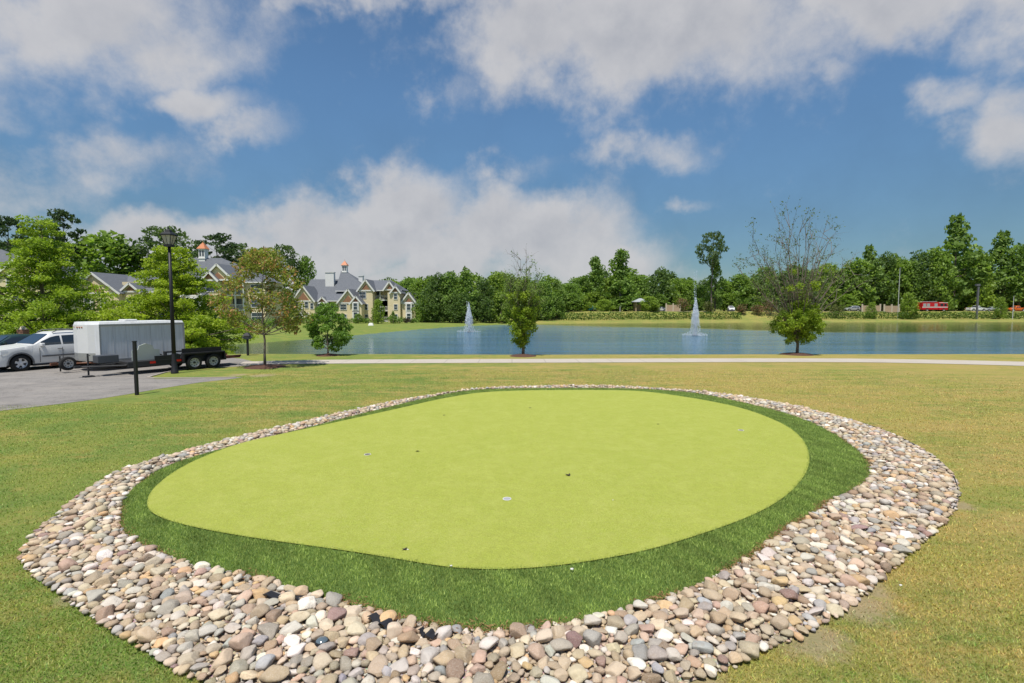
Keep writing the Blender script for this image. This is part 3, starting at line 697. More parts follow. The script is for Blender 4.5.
# -- reddish young tree by the path
p = G(265, 366.5); tree('young_maple_tree', 'young tree with thin rust-tinged green crown at the left end of the path', 'tree', (p.x, p.y, 0), 5.7, 1.75, oak(2.15), 48, .50, 150, .072, (.15, .19, .035), (.29, .31, .065), 21, tr=.065, brown=(.38, .22, .10), bfrac=.24, twig=True)
p = G(328, 355); tree('small_shade_tree', 'small dark green round tree on the pond bank left of the first fountain', 'tree', (p.x, p.y, 0), 3.1, .45, oak(1.25), 34, .42, 190, .075, (.10, .19, .035), (.20, .32, .055), 22, tr=.06)

def vase(name, label, px, py, low, stems, per, seed, c1, c2, lowcols):
    p = G(px, py); q = np.random.default_rng(seed); root = thing(name, label, 'tree', (p.x, p.y, 0)); m = MB(); LP = []
    m.tube([(0, 0, -.1), (.02, 0, .5), (0, 0, 1.1)], [.10, .085, .07], 8)
    def branch(b0, e, r, depth, lf):
        L = (e-b0).length; sag = Vector(((b0.x-e.x)*.12, (b0.y-e.y)*.12, L*.07)); mid = b0.lerp(e, .5)+sag; N = 8 if depth == 0 else 5; pts = []
        for i in range(N):
            u = i/(N-1); pts.append(b0*(1-u)**2+mid*2*u*(1-u)+e*u*u+Vector(q.normal(size=3))*.022*L*(.2 if depth else .35)*(0 < i < N-1))
        m.tube(pts, [r*(1-.85*k/(N-1)) for k in range(N)], 5 if depth < 2 else 3, cap=False)
        if depth == 2:
            for k in range(int(per*q.uniform(.3, 1.7)*lf)): LP.append(tuple(pts[q.integers(1, N)]+Vector(q.normal(size=3))*.085))
            return
        for i in range(2, N):
            for _ in range((2 if depth else 2)):
                if q.uniform() < .25: continue
                ax_ = (pts[i]-pts[i-1]).normalized(); d = (ax_*1.1+Vector(q.normal(size=3))*.62+Vector((0, 0, .25))).normalized()
                l2 = L*q.uniform(.16, .34)*(1.15-.08*i) if depth == 0 else L*q.uniform(.3, .6); branch(pts[i], pts[i]+d*l2, r*.42, depth+1, lf)
    for (ex, ey, ez, lf) in stems: branch(Vector((0, 0, q.uniform(.5, 1.1))), Vector((ex, ey, ez)), .042, 0, lf)
    m.obj('trunk', m_twig, root, smooth=True, fixn=False)
    V, F = leaves(np.array(LP), .055, q, .3); u = q.uniform(0, 1, (len(LP), 1)); npmesh('upper_foliage', V, F, m_leaf, root, cols=np.repeat(np.array(c1)*(1-u)+np.array(c2)*u, 4, 0))
    lc = []
    for (cx_, cz_, rx_, rz_, n_) in low:
        for i in range(n_):
            d = q.normal(size=3); d /= np.linalg.norm(d); d *= q.uniform(.2, 1)**.5*q.uniform(.85, 1.15); lc.append(((cx_+d[0]*rx_, d[1]*rx_, cz_+d[2]*rz_), (.30, .30, .26)))
    foliage('lower_foliage', lc, 105, .062, q, lowcols[0], lowcols[1], root, .5, shell=0); return root
q = np.random.default_rng(5)
st = []
for i in range(19):
    a = i*2.39996; r_ = 2.9*math.sqrt((i+.8)/19); st.append((r_*math.cos(a), r_*math.sin(a)*.8, 8.9-.8*r_-q.uniform(0, 1.5), .35 if math.cos(a) < .2 or r_ < 1.5 else .2))
st += [(-3.0, 0, 7.0, .9), (-1.0, .2, 8.7, .8), (1.4, 0, 7.6, .6), (-3.4, .4, 5.0, .4), (3.5, .2, 5.0, .4), (3.2, -.6, 4.2, .6), (-2.8, -.6, 4.0, .6), (2.2, .8, 4.7, .7), (-1.8, .8, 4.5, .7)]
vase('die_back_tree', 'tree with tall bare grey branches fanning above a dense leafy base', 797, 354, [(0, 1.95, 1.45, 1.22, 165), (.1, 3.1, .5, .4, 10), (0, 4.4, 1.9, .9, 12)], st, 9, 31, (.075, .12, .045), (.16, .22, .08), ((.13, .22, .02), (.34, .43, .045)))
st = []
for i in range(11):
    a = i*2.39996; r_ = 1.15*math.sqrt((i+.6)/11); st.append((r_*math.cos(a), r_*math.sin(a), 5.0-1.0*r_-q.uniform(0, .5), .8))
st += [(-.15, 0, 5.8, .1), (.2, .1, 5.6, .1), (-.9, 0, 4.5, .8), (.9, .1, 4.4, .8)]
vase('sparse_crown_tree', 'slim tree with sparse twiggy grey-green top and leafy base between the two fountains', 523, 355.5, [(0, 1.75, .85, .6, 34), (0, 1.0, .5, .45, 12), (0, 2.7, .95, .8, 30), (0, 3.6, .9, .8, 22)], st, 13, 32, (.12, .18, .05), (.24, .33, .08), ((.13, .22, .02), (.33, .42, .045)))
m_mulch = flat('mulch', (.09, .045, .03), .95, var=.5, scale=14, bumps=.8)
for px, py, r_, lab in [(523, 356, .85, 'slim sparse-topped tree'), (797, 354.5, 1.0, 'tree with bare fanning branches'), (328, 355.5, .75, 'small dark green tree on the bank'), (265, 367, 1.0, 'young rust-tinged tree')]:
    p = G(px, py); V = []; q = np.random.default_rng(int(px)); m = MB(); pr = [(r_, -.01), (r_*.8, .05), (r_*.5, .09), (r_*.15, .12), (.001, .13)]
    m.lathe(pr, n=28); o = m.obj('mulch_mound', m_mulch, smooth=True); o.location = (p.x, p.y, 0); tag(o, 'low brown mulch mound under the '+lab, 'mulch', 'mulch mounds under the path trees')
# -- background protos (height 10, half width 3)
def proto(name, kind, seed, c1, c2):
    if kind == 'broad': return tree(name, 'x', 'tree', (0, 0, -500), 10, .9, lambda u: 3.0*(.62+.38*math.sin(PI*min(1, u*1.1+.05)))*(1-.55*u**3), 42, 1.25, 75, .27, c1, c2, seed, .8, .2, bias=.4, share=.3)
    if kind == 'cone': return tree(name, 'x', 'tree', (0, 0, -500), 10, .7, lambda u: 3.0*(1-u)**.8*(.85+.3*math.sin(u*9))+.25, 40, 1.0, 75, .25, c1, c2, seed, .7, .18, bias=.4, share=.3)
    if kind == 'ragged': return tree(name, 'x', 'tree', (0, 0, -500), 10, 1.0, lambda u: 3.0*(.5+.5*math.sin(PI*min(1, u*1.3)))*(1-.75*u**2), 44, .82, 66, .24, c1, c2, seed, .75, .17, bias=.3, inner=.1, share=.6)
    if kind == 'pine': return tree(name, 'x', 'tree', (0, 0, -500), 10, 6.0, lambda u: 2.6*(.55+.6*math.sin(PI*u**.8))*(1-.3*u), 26, .85, 85, .17, c1, c2, seed, .42, .17, bias=.2, twig=True, inner=.15)
PROTO = {'broad': [proto('broadleaf_tree', 'broad', 41, MG1, MG2), proto('broadleaf_tree', 'broad', 42, (.13, .215, .04), (.27, .38, .065)), proto('broadleaf_tree', 'broad', 43, (.085, .145, .04), (.17, .25, .07)), proto('broadleaf_tree', 'broad', 44, (.15, .23, .04), (.30, .40, .06))],
         'cone': [proto('conical_tree', 'cone', 45, (.13, .22, .04), (.26, .38, .06)), proto('conical_tree', 'cone', 46, MG1, MG2)],
         'ragged': [proto('tall_tree', 'ragged', 47, (.11, .185, .045), (.24, .34, .08)), proto('tall_tree', 'ragged', 48, MG1, MG2)],
         'pine': [proto('pine_tree', 'pine', 49, DG1, DG2), proto('pine_tree', 'pine', 50, (.036, .07, .03), (.085, .13, .05))]}
used = set(); rq = random.Random(9)
def place(kind, px, topy, Y, hw, label, group=None, vi=None, gz=None):
    top = AT(px, topy, Y); gz = hz_(top.x, Y) if gz is None else gz; L = PROTO[kind]; k = rq.randrange(len(L)) if vi is None else vi
    h = max(2, top.z-gz); s = (hw*Y/512/3.0)
    sc_ = (s, s*rq.uniform(.9, 1.1), h/10.0); loc = (top.x, Y, gz); rz = rq.uniform(0, 6.28); r0 = L[k]
    if (kind, k) not in used:
        used.add((kind, k)); r0.location = loc; r0.rotation_euler = (0, 0, rz); r0.scale = sc_; r0['label'] = label
        if group: r0['group'] = group
        return r0
    r = dup(r0, loc, rz, sc_, label, group)
    if not group and 'group' in r: del r['group']
    return r
GP = 'trees standing behind the apartment buildings'
place('pine', 165, 228, 122, 30, 'dark pine whose flat top shows behind the street lamp head', GP, 0)
place('pine', 216, 235, 120, 30, 'dark pine rising behind the orange-topped cupola of the nearer building', GP, 1)
place('pine', 238, 244, 128, 20, 'dark pine right of the nearer cupola', GP, 0)
place('pine', 283, 246, 150, 20, 'dark flat-topped pine above the gap between the two buildings', GP, 0)
place('pine', 6, 219, 105, 26, 'dark pine at the top left corner of the treeline', GP, 1)
place('pine', 62, 212, 115, 26, 'pine reaching above the tall layered tree', GP, 1)
place('broad', 104, 236, 118, 34, 'broad green tree behind the roofs left of the street lamp', GP, 1)
place('broad', 132, 246, 124, 26, 'dark green tree right beside the broad one left of the street lamp', GP, 2)
place('broad', 78, 246, 122, 24, 'green tree behind the tall layered tree and the left gable', GP, 0)
place('broad', 305, 258, 152, 12, 'narrow green tree left of the white chimney', GP, 0)
place('broad', 262, 252, 140, 22, 'green tree behind the rust-tinged tree', GP, 3)
place('broad', 28, 240, 118, 30, 'green tree behind the leftmost gable', GP, 0)
TL = [(378,284,140,13,'broad'),(392,282,150,14,'broad'),(407,280,150,14,'broad'),(421,279,152,13,'broad'),(436,276,158,14,'broad'),(449,273,160,13,'broad'),(465,268,160,15,'ragged'),(484,281,158,12,'broad'),(497,274,165,14,'broad'),(514,279,160,13,'broad'),
      (529,281,165,12,'broad'),(543,282,170,12,'broad'),(557,281,170,12,'ragged'),(571,284,172,12,'broad'),(584,276,172,12,'cone'),(596,257,172,13,'cone'),(608,280,174,11,'broad'),(621,250,170,18,'cone'),(636,277,175,14,'broad'),(649,286,178,11,'broad'),(661,270,176,14,'broad'),(674,280,178,12,'broad'),
      (686,280,180,12,'broad'),(700,286,176,11,'broad'),(725,281,178,12,'broad'),(739,275,178,14,'broad'),(753,280,180,13,'broad'),(767,268,178,15,'broad'),(782,274,180,14,'broad'),(797,266,178,16,'broad'),(812,272,180,14,'broad'),(827,266,180,15,'broad'),(841,270,178,14,'ragged'),
      (856,260,178,15,'broad'),(870,246,178,16,'ragged'),(884,256,180,15,'broad'),(898,257,180,14,'broad'),(911,262,180,13,'broad'),(923,254,180,15,'broad'),(940,250,178,15,'broad'),(958,216,182,26,'ragged'),(978,256,180,14,'broad'),(1003,232,182,22,'ragged'),(1024,246,178,18,'broad'),(1046,250,180,18,'broad')]
near = [(378,'right of the far apartment wing'),(407,'left of the first fountain'),(449,'just left of the first fountain'),(470,'behind the first fountain'),(523,'behind the slim sparse tree'),(575,'left of the tall pair'),(608,'beside the tall pair of trees'),(640,'behind the gazebo'),(661,'left of the second fountain'),(695,'behind the second fountain'),(725,'right of the tall pine'),(767,'left of the bare-branched tree'),(797,'behind the bare-branched tree'),(841,'right of the bare-branched tree'),(884,'behind the tan walls'),(930,'behind the red fire truck'),(958,'above the white pickup'),(1024,'at the right edge')]
kn = {'broad': ['mid green rounded', 'fresh green rounded', 'dark green rounded', 'light green rounded'], 'cone': ['light pointed', 'mid green pointed'], 'ragged': ['tall open-crowned', 'loose mid green'], 'pine': ['dark pine', 'dark pine']}
GT = 'trees of the wood across the pond'; bins = {}
for (px, ty, Y, hw, kind) in TL:
    if 415 < px < 572: Y = float(np.interp(px, [415, 430, 470, 520, 545, 570], [140, 128, 128, 137, 144, 160]))
    vi = rq.randrange(len(PROTO[kind])); nb = min(near, key=lambda z: abs(z[0]-px))[1]; rel = {0: '', 1: ' in the front row'}
    ky = (kn[kind][vi], nb); bins[ky] = bins.get(ky, 0)+1
    lab = f'{kn[kind][vi]} tree {nb}, {["", "next one along, ", "third one along, "][min(2, bins[ky]-1)]}front row'
    if px == 621: lab = 'tallest light green pointed tree, right one of the tall pair across the pond'
    if px == 596: lab = 'tall pointed light green tree, left one of the tall pair across the pond'
    if px == 958: lab = 'tallest ragged tree on the right, towering over the white pickup'
    if px == 1003: lab = 'tall open-crowned tree near the right edge above the orange truck'
    place(kind, px, ty, Y, hw, lab, GT, vi)
    place(rq.choice(['broad', 'broad', 'ragged']), px+rq.uniform(4, 9), ty*.35+278*.65+rq.uniform(-3, 5), Y+rq.uniform(12, 22), hw*1.25, f'tree in the row behind, crown showing {nb}', GT)
    # lower growth at the edge of the wood
    place('broad', px+rq.uniform(-6, 6), rq.uniform(292, 300), (Y-rq.uniform(1, 5) if px < 850 else Y+rq.uniform(2, 5)), hw*(.8 if px < 850 else .7), f'low bushy tree at the foot of the wood {nb}', GT, rq.choice([0, 1, 2, 3]))
place('ragged', 716, 256, 170, 10, 'loose green tree hugging the trunk of the tall pine', GT, 1)
place('pine', 713, 233, 168, 15, 'tall dark pine with a long bare trunk right of the second fountain', GT, 0)
# light small trees in front of the wood
for px, ty, Y, hw, lab in [(604,300,160,9,'small bright green tree left of the gazebo across the pond'),(650,297,160,9,'small bright green tree right of the gazebo'),(566,298,160,10,'small light green tree left of the teal car'),(545,296,158,9,'low light tree just right of the slim sparse tree'),(909,294,160,8,'small light green tree left of the fire truck'),(872,303,160,5,'little yellow-green tree left of the tan walls'),(1001,298,160,5,'small tree between the white and orange vehicles')]:
    place('broad', px, ty, Y, hw, lab, 'small trees along the far road', 3)
# shrubs
def shrub(name, label, loc, rx, rz, seed, c1, c2, group=None, n=600, size=.14, brown=None, bfrac=0):
    q = np.random.default_rng(seed); root = thing(name, label, 'shrub', loc, 0, group); cl = []
    for i in range(14):
        a = i*2.4; rr_ = rx*.62*math.sqrt(i/14); cl.append(((rr_*math.cos(a), rr_*math.sin(a), rz*q.uniform(.35, .72)), (rx*.45, rx*.45, rz*.36)))
    m = MB()
    for c, r in cl[::2]: m.tube([(0, 0, -.1), (c[0]*.4, c[1]*.4, c[2]*.5), c], [.04, .03, .01], 5, cap=False)
    m.obj('stem', m_bark, root, fixn=False); foliage('leaves', cl, n/14, size, q, c1, c2, root, .5, brown=brown, bfrac=bfrac); return root
for px, rx, ht, lab in [(655,1.5,2.6,'green'), (683,2.6,4.6,'tan-green'), (708,2.0,3.6,'yellowish'), (770,3.2,5.2,'big reddish'), (757,2.4,3.6,'dusky red'), (808,2.3,5.0,'pinkish tan'), (836,2.6,4.6,'light green'), (741,1.8,3.4,'rusty')]:
    red = px in (770, 757, 808, 741, 683); q_ = G(px, 318.2, -.1); Y = 160; P_ = AT(px, 318, Y)
    shrub('flowering_shrub', f'{lab} rounded shrub behind the clipped hedge across the pond', (P_.x, Y, hz_(P_.x, Y)-.1), rx, ht, px, (.07, .095, .03), (.13, .15, .05), 'shrubs behind the far hedge', 900, .2, (.30, .17, .12) if red else (.2, .2, .08), .5 if red else .2)
# hedge across the pond: clipped, one long thing
def hedge(x0, x1, label, seed):
    q = np.random.default_rng(seed); N = int(abs(x1-x0)*110); px = q.uniform(x0, x1, N); P0 = []
    yc = np.array([G(p_, 322.6, WZ).y for p_ in (560, 1130)])
    shore = np.array([[*G(p_, y_, WZ)] for p_, y_ in far_px]); so_ = np.argsort(shore[:, 0]); Ys = np.interp(px, shore[so_, 0], shore[so_, 1])+7.5
    Y = Ys+q.uniform(-.7, .7, N); z = height(px, Ys)+q.uniform(.1, 1.0, N)*(2.25+.14*np.sin(px*.9)+.08*np.sin(px*2.3)); C = np.stack([px, Y, z], 1)
    V, F = leaves(C, .2, q, .5); u = q.uniform(0, 1, (N, 1)); col = np.array([.05, .10, .018])*(1-u)+np.array([.15, .235, .035])*u
    root = thing('hedge', label, 'hedge', (float(x0), float(Ys.mean()), 0)); o = npmesh('leaves', V-np.array([float(x0), float(Ys.mean()), 0]), F, m_leaf, root, cols=np.repeat(col, 4, 0)); m = MB()
    for k in range(int(abs(x1-x0)/2.0)):
        xx = x0+(k+.5)*2.0; yy_ = float(np.interp(xx, shore[so_, 0], shore[so_, 1])+7.5); m.tube([(xx-x0, yy_-Ys.mean(), hz_(xx, yy_)-.1), (xx-x0, yy_-Ys.mean(), hz_(xx, yy_)+.9)], [.05, .03], 5)
    m.obj('stem', m_bark, root)
hedge(G(560, 322.6, WZ).x, G(752, 322.4, WZ).x, 'long low clipped hedge on the far bank behind the second fountain', 1)
hedge(G(800, 322.3, WZ).x, G(1000, 321.9, WZ).x, 'clipped green hedge on the far bank in front of the fire truck', 2)
hedge(G(1004, 321.9, WZ).x, G(1100, 321.7, WZ).x, 'short clipped hedge at the right edge of the far bank', 3)
# ------------------------------------------------------------------ buildings
m_wall, t, b = material('cream_siding'); pos = t.new('ShaderNodeTexCoord').outputs['Object']; s_ = t.new('ShaderNodeSeparateXYZ'); t.l.new(pos, s_.inputs[0])
lap = t.m('FRACT', t.m('MULTIPLY', s_.outputs[2], 5.0))
c = t.mix(t.noise(pos, .8, 4), (.68, .56, .35), (.80, .69, .45)); c = t.mix(t.ramp(lap, 0, .12, .5, 0), c, (.3, .24, .14)); t.put(b.inputs['Base Color'], c); b.inputs['Roughness'].default_value = .7
bump(t, b, lap, .5, .02)
m_shg, t, b = material('brown_shingle'); pos = t.new('ShaderNodeTexCoord').outputs['Object']
c = t.mix(t.noise(pos, 5, 3), (.24, .12, .07), (.36, .19, .11)); t.put(b.inputs['Base Color'], c); b.inputs['Roughness'].default_value = .85
m_roof, t, b = material('slate_roof'); pos = t.new('ShaderNodeTexCoord').outputs['Object']; s_ = t.new('ShaderNodeSeparateXYZ'); t.l.new(pos, s_.inputs[0])
c = t.mix(t.noise(pos, 2.2, 5, .7), (.085, .092, .105), (.17, .18, .20)); c = t.mix(t.ramp(t.m('FRACT', t.m('MULTIPLY', s_.outputs[2], 4.5)), 0, .2, .4, 0), c, (.05, .055, .065)); t.put(b.inputs['Base Color'], c); b.inputs['Roughness'].default_value = .85
m_trim = flat('white_trim', (.74, .73, .70), .5, var=.05); m_glass = flat('window_glass', (.05, .07, .09), .08, spec=.6); m_cop = flat('copper_roof', (.52, .19, .085), .5, var=.15)
m_dark = flat('cup_shade', (.10, .085, .07), .8); m_brick = flat('brick', (.30, .15, .10), .85, var=.25, scale=9)  # m_dark: shade inside the small golf holes, put into the colour
class Bld:
    def __init__(s, label, px, Y, gz, group='apartment buildings across the pond'):
        s.Y = Y; s.k = Y/512; s.px = px; p = AT(px, 320, Y); s.gz = gz; s.py0 = 308+(H-gz)/s.k
        s.root = thing('apartment_building', label, 'building', (p.x, Y, gz), 0, group); s.w = MB(); s.t = MB(); s.g = MB(); s.r = MB(); s.n = 0
    def X(s, px, y=0): return (px-512)*(s.Y+y)/512*1.0-(s.px-512)*s.k
    def Z(s, py, y=0): return H-s.gz+(308-py)*(s.Y+y)/512
    def wing(s, a, b_, eave, y0, depth=8):
        s.w.box(s.X(a), s.X(b_), y0, y0+depth+.01*s.n, -.6, s.Z(eave)); s.n += 1
    def gable(s, a, b_, eave, peak, y0, depth=8, cx=None, shg=.55, ov=.35):
        x0, x1 = s.X(a), s.X(b_); xc = (x0+x1)/2 if cx is None else s.X(cx); ze, zp = s.Z(eave), s.Z(peak); y0 -= .004*s.n; s.n += 1
        s.w.prism([(x0, ze), (x1, ze), (xc, zp)], y0, y0+.2)
        u = shg; s.g.prism([(xc+(x0-xc)*u, ze+.25+0*(zp-ze)), (xc+(x1-xc)*u, ze+.25), (xc, ze+.25+(zp-ze)*u)], y0-.06, y0-.003)
        for xa in (x0, x1):
            d = Vector((xc-xa, 0, zp-ze)).normalized(); e = Vector((xa, 0, ze))-d*ov; tk = Vector((-d.z, 0, d.x)) if xa == x0 else Vector((d.z, 0, -d.x)); tk = tk*.16; top = Vector((xc, 0, zp))
            q4 = [e, top, top+tk+Vector((0, 0, .03)), e+tk]
            s.r.add([(v.x, y0-ov, v.z) for v in q4]+[(v.x, y0+depth, v.z) for v in q4], [(0, 1, 2, 3), (7, 6, 5, 4), (0, 4, 5, 1), (1, 5, 6, 2), (2, 6, 7, 3), (3, 7, 4, 0)])
            q5 = [e-tk*1.3, top-tk*1.3, top+tk*.9, e+tk*.9]; ya = y0-ov-.07; yb = y0-ov-.004
            s.t.add([(v.x, ya, v.z) for v in q5]+[(v.x, yb, v.z) for v in q5], [(0, 1, 2, 3), (7, 6, 5, 4), (0, 4, 5, 1), (1, 5, 6, 2), (2, 6, 7, 3), (3, 7, 4, 0)])
        s.t.box(x0-ov*.5, x1+ov*.5, y0-.12, y0-.003, ze-.14, ze+.10)
    def hip(s, a, b_, eave, ridge, ra, rb, y0, y1, ov=.4):
        x0, x1 = s.X(a)-ov, s.X(b_)+ov; ze, zr = s.Z(eave), s.Z(ridge); ym = (y0+y1)/2; y0 -= ov; y1 += ov
        s.r.add([(x0, y0, ze), (x1, y0, ze), (x1, y1, ze), (x0, y1, ze), (s.X(ra, ym), ym, s.Z(ridge, ym)), (s.X(rb, ym), ym+.01, s.Z(ridge, ym))], [(0, 1, 5, 4), (1, 2, 5), (2, 3, 4, 5), (3, 0, 4), (0, 3, 2, 1)])
        s.t.box(x0, x1, y0-.03, y0+.05, ze-.22, ze-.01)
    def win(s, px, py, w_=1.0, h=1.5, y0=0.0, n=1, bay=False):
        x, z = s.X(px), s.Z(py)
        if bay: s.t.box(x-w_*n*.5-.35, x+w_*n*.5+.35, y0-.35, y0-.004, z-h*.5-.5, z+h*.5+.35); y0 -= .35
        for i in range(n):
            xx = x+(i-(n-1)/2)*(w_+.1); k = MB().box(-w_/2, w_/2, -.03, .02, -h/2, h/2); o = k.obj('window', m_glass, s.root); o.location = (xx, y0-.02, z)
            f = MB(); a = .11
            f.box(-w_/2-a, -w_/2, -.08, 0, -h/2-a, h/2+a); f.box(w_/2, w_/2+a, -.08, 0, -h/2-a, h/2+a); f.box(-w_/2, w_/2, -.08, 0, h/2, h/2+a); f.box(-w_/2, w_/2, -.08, 0, -h/2-a, -h/2); f.box(-w_/2, w_/2, -.06, -.032, -.04, .04)
            f.obj('frame', m_trim, o)
    def balcony(s, a, b_, floor_py, y0, head=2.5, posts=3):
        x0, x1 = s.X(a), s.X(b_); z = s.Z(floor_py); m = MB(); m.box(x0, x1, y0-1.5, y0, z-.22, z); m.box(x0, x1, y0-1.5, y0-1.42, z+.95, z+1.03); m.box(x0, x1, y0-1.49, y0-1.43, z+.08, z+.14)
        nb = int((x1-x0)/.22)
        for i in range(nb+1): xx = x0+(x1-x0-.04)*i/nb; m.box(xx, xx+.04, y0-1.48, y0-1.44, z+.14, z+.95)
        for i in range(posts): xx = x0+(x1-x0-.22)*i/(posts-1); m.box(xx, xx+.22, y0-1.53, y0-1.31, z, z+head+.25)
        o = m.obj('balcony', m_trim, s.root); d = MB(); d.box(x0+.5, x0+2.2, y0-.03, y0-.002, z+.05, z+2.15); d.obj('door', m_glass, o)
    def cupola(s, px, topy, basey, y):
        x = s.X(px, y); zt, zb = s.Z(topy, y), s.Z(basey, y); h = zt-zb; m = MB(); m.box(-.62, .62, -.62, .62, -1.2, h*.55); m.box(-.74, .74, -.74, .74, h*.52, h*.58); m.box(-.72, .72, -.72, .72, -.1, .08)
        o = m.obj('cupola', m_trim, s.root); o.location = (x, y, zb)
        c = MB().frustum(0, 0, h*.58, h*.98, .88, .88, .05, .05).tube([(0, 0, h*.95), (0, 0, h*1.12)], [.04, .02], 6); c.obj('cupola_roof', m_cop, o)
        for sx_ in (-.28, .28): MB().box(sx_-.17, sx_+.17, -.64, -.60, .12*h, .48*h).obj('cupola_window', m_glass, o)
    def chimney(s, px0, px1, topy, boty, y):
        x0, x1 = s.X(px0, y), s.X(px1, y); m = MB().box(x0, x1, y-.6, y+.6, s.Z(boty, y)-2, s.Z(topy, y)-.15); m.box(x0-.12, x1+.12, y-.72, y+.72, s.Z(topy, y)-.15, s.Z(topy, y)); m.obj('chimney', m_trim, s.root)
    def done(s):
        s.w.obj('wall', m_wall, s.root); s.t.obj('trim', m_trim, s.root); s.r.obj('roof', m_roof, s.root)
        if s.g.v: s.g.obj('gable_shingles', m_shg, s.root)
B = Bld('farther cream apartment building with white chimney and small orange-roofed cupola', 345, 130, -.8)
B.wing(296, 398, 297, 5, 12); B.hip(296, 366, 297, 279.5, 312, 350, 5, 17); B.hip(330, 362, 290, 271.5, 342, 347, 6, 18); B.hip(300, 362, 300.5, 294, 306, 356, 2.0, 9)
B.wing(300, 360, 300.5, 2.4, 3)
B.wing(293, 315, 301, 0, 6); B.gable(293, 315, 301, 286, 0, 7, shg=.5); B.wing(316, 325, 302.5, 1.6, 4); B.gable(315, 326, 302.5, 297, 1.6, 5, shg=.6)
B.wing(340, 358, 303, -1, 6); B.gable(339, 360, 303, 289.5, -1, 8, cx=350, shg=.5); B.wing(353, 364, 303.5, -2, 4); B.gable(353, 364.5, 303.5, 296.5, -2, 5, shg=.6)
B.wing(358, 372, 290.5, 1, 8); B.gable(357, 373.5, 290.5, 279.5, 1, 8, shg=.5); B.wing(366, 388, 289.5, 5, 8); B.hip(366, 398, 289.8, 280.5, 372, 392, 3.2, 13)
B.gable(381.5, 393.5, 289.5, 281, 2.6, 5, shg=.45); B.wing(387, 399.5, 292.5, 1, 8); B.gable(390, 400, 292.5, 286, 1, 6, shg=.6); B.wing(400, 414, 303.5, 2, 8); B.gable(399, 415.5, 303.5, 292.5, 2, 9, shg=.45)
B.hip(388, 412, 302, 294, 396, 404, 2.2, 12)
B.win(299, 306.5, .8, 1.5, 0, 2, True); B.win(299, 316.5, .8, 1.4, 0, 2, True); B.win(307, 305, .8, 1.5, 0, 1); B.win(307, 316, .8, 1.5, 0, 1); B.win(312.3, 306, .7, 1.4, 0)
B.win(320.5, 307, .95, 1.6, 1.6, 2, True); B.win(320.5, 317.5, .9, 1.4, 1.6, 2); B.win(331, 306.5, .8, 1.4, 2.4, 2); B.win(331, 317, .8, 1.4, 2.4, 2); B.win(345, 307, .7, 1.3, -1, 2); B.win(345, 317, .7, 1.3, -1, 2)
B.win(358.5, 306.5, .9, 1.6, -2, 1, True); B.win(358.5, 315, .9, 1.4, -2, 1, True); B.win(362, 295, .75, 1.5, 1, 2); B.win(365.5, 307, .7, 1.4, 1); B.win(365.5, 317.5, .7, 1.4, 1)
B.win(395, 296.5, .8, 1.3, 1, 1); B.win(395, 307, .8, 1.3, 1, 1); B.win(395, 317, .8, 1.3, 1, 1); B.win(407.5, 307, .9, 1.5, 2, 1, True); B.win(407.5, 316.5, .9, 1.4, 2, 1, True); B.win(411.5, 307, .6, 1.3, 2)
for fy in (299.6, 310.4, 321.2): B.balcony(367, 387, fy, 4.9)
B.cupola(346, 261, 272.5, 12); B.chimney(327, 335.5, 272.5, 283, 9); B.chimney(360, 364, 276, 282, 11); B.done()
M_ = Bld('nearer cream apartment building with large orange-roofed cupola behind the bright green tree', 206, 97, -.3)
M_.wing(108, 256, 281, 4, 8); M_.hip(128, 256, 281, 258.5, 188, 224, 4, 12); M_.hip(95, 170, 291, 276, 118, 150, 3, 15); M_.wing(95, 130, 291, 4.5, 8)
M_.wing(204, 233, 281, 1, 8) if False else None
M_.wing(206, 219.5, 280, .5, 6); M_.gable(202, 234, 280, 264.5, .5, 8, shg=.4); M_.gable(203, 219, 280.3, 272, .1, 2, shg=.7)
M_.wing(190, 208, 296, -1.5, 6); M_.gable(189, 209, 296, 287.5, -1.5, 7, shg=.65); M_.wing(76, 118, 293, .5, 8); M_.gable(74, 119, 293, 273, .5, 9, cx=93, shg=.4); M_.gable(116, 136, 291.5, 283, 1.5, 6, shg=.5); M_.wing(118, 136, 291.5, 1.5, 6)
M_.win(211.5, 287.5, 1.0, 1.5, .5, 2); M_.win(200, 303, 1.0, 1.5, -1.5, 2, True); M_.win(213.5, 303, .9, 1.5, .5, 2); M_.win(200, 317, 1.0, 1.5, -1.5, 2, True); M_.win(213.5, 317.5, .9, 1.5, .5, 2)
M_.win(103, 303, 1.1, 1.6, .5); M_.win(88, 303, 1.1, 1.6, .5, 1, True); M_.win(103, 317, 1.1, 1.6, .5); M_.win(127, 303, 1.0, 1.5, 1.5, 2); M_.win(150, 302, 1.0, 1.5, 4, 2); M_.win(168, 302, 1.0, 1.5, 4, 2); M_.win(150, 316, 1.0, 1.5, 4, 2); M_.win(168, 288, 1.0, 1.5, 4, 2)
for fy in (294.5, 309.8, 325): M_.balcony(220, 238, fy, 3.9)
M_.win(247, 288, 1.0, 1.5, 4, 2); M_.win(247, 303, 1.0, 1.5, 4, 2); M_.win(247, 317, 1.0, 1.5, 4, 2); M_.cupola(206, 243, 259, 8); M_.done()
L_ = Bld('cream apartment building mostly hidden behind the tall layered tree', 20, 80, -.1)
L_.wing(-60, 20, 274, 3, 7); L_.hip(-60, 20, 274, 250, -30, 6, 3, 10); L_.wing(-6, 44, 276, 1, 6); L_.gable(-8, 46, 276, 253.5, 1, 7, cx=22, shg=.3)
for py in (281, 300, 319): L_.win(38, py, 1.0, 1.6, 1, 1); L_.win(10, py, 1.0, 1.6, 1, 2); L_.win(27, py, 1.0, 1.6, 1, 1)
L_.done()
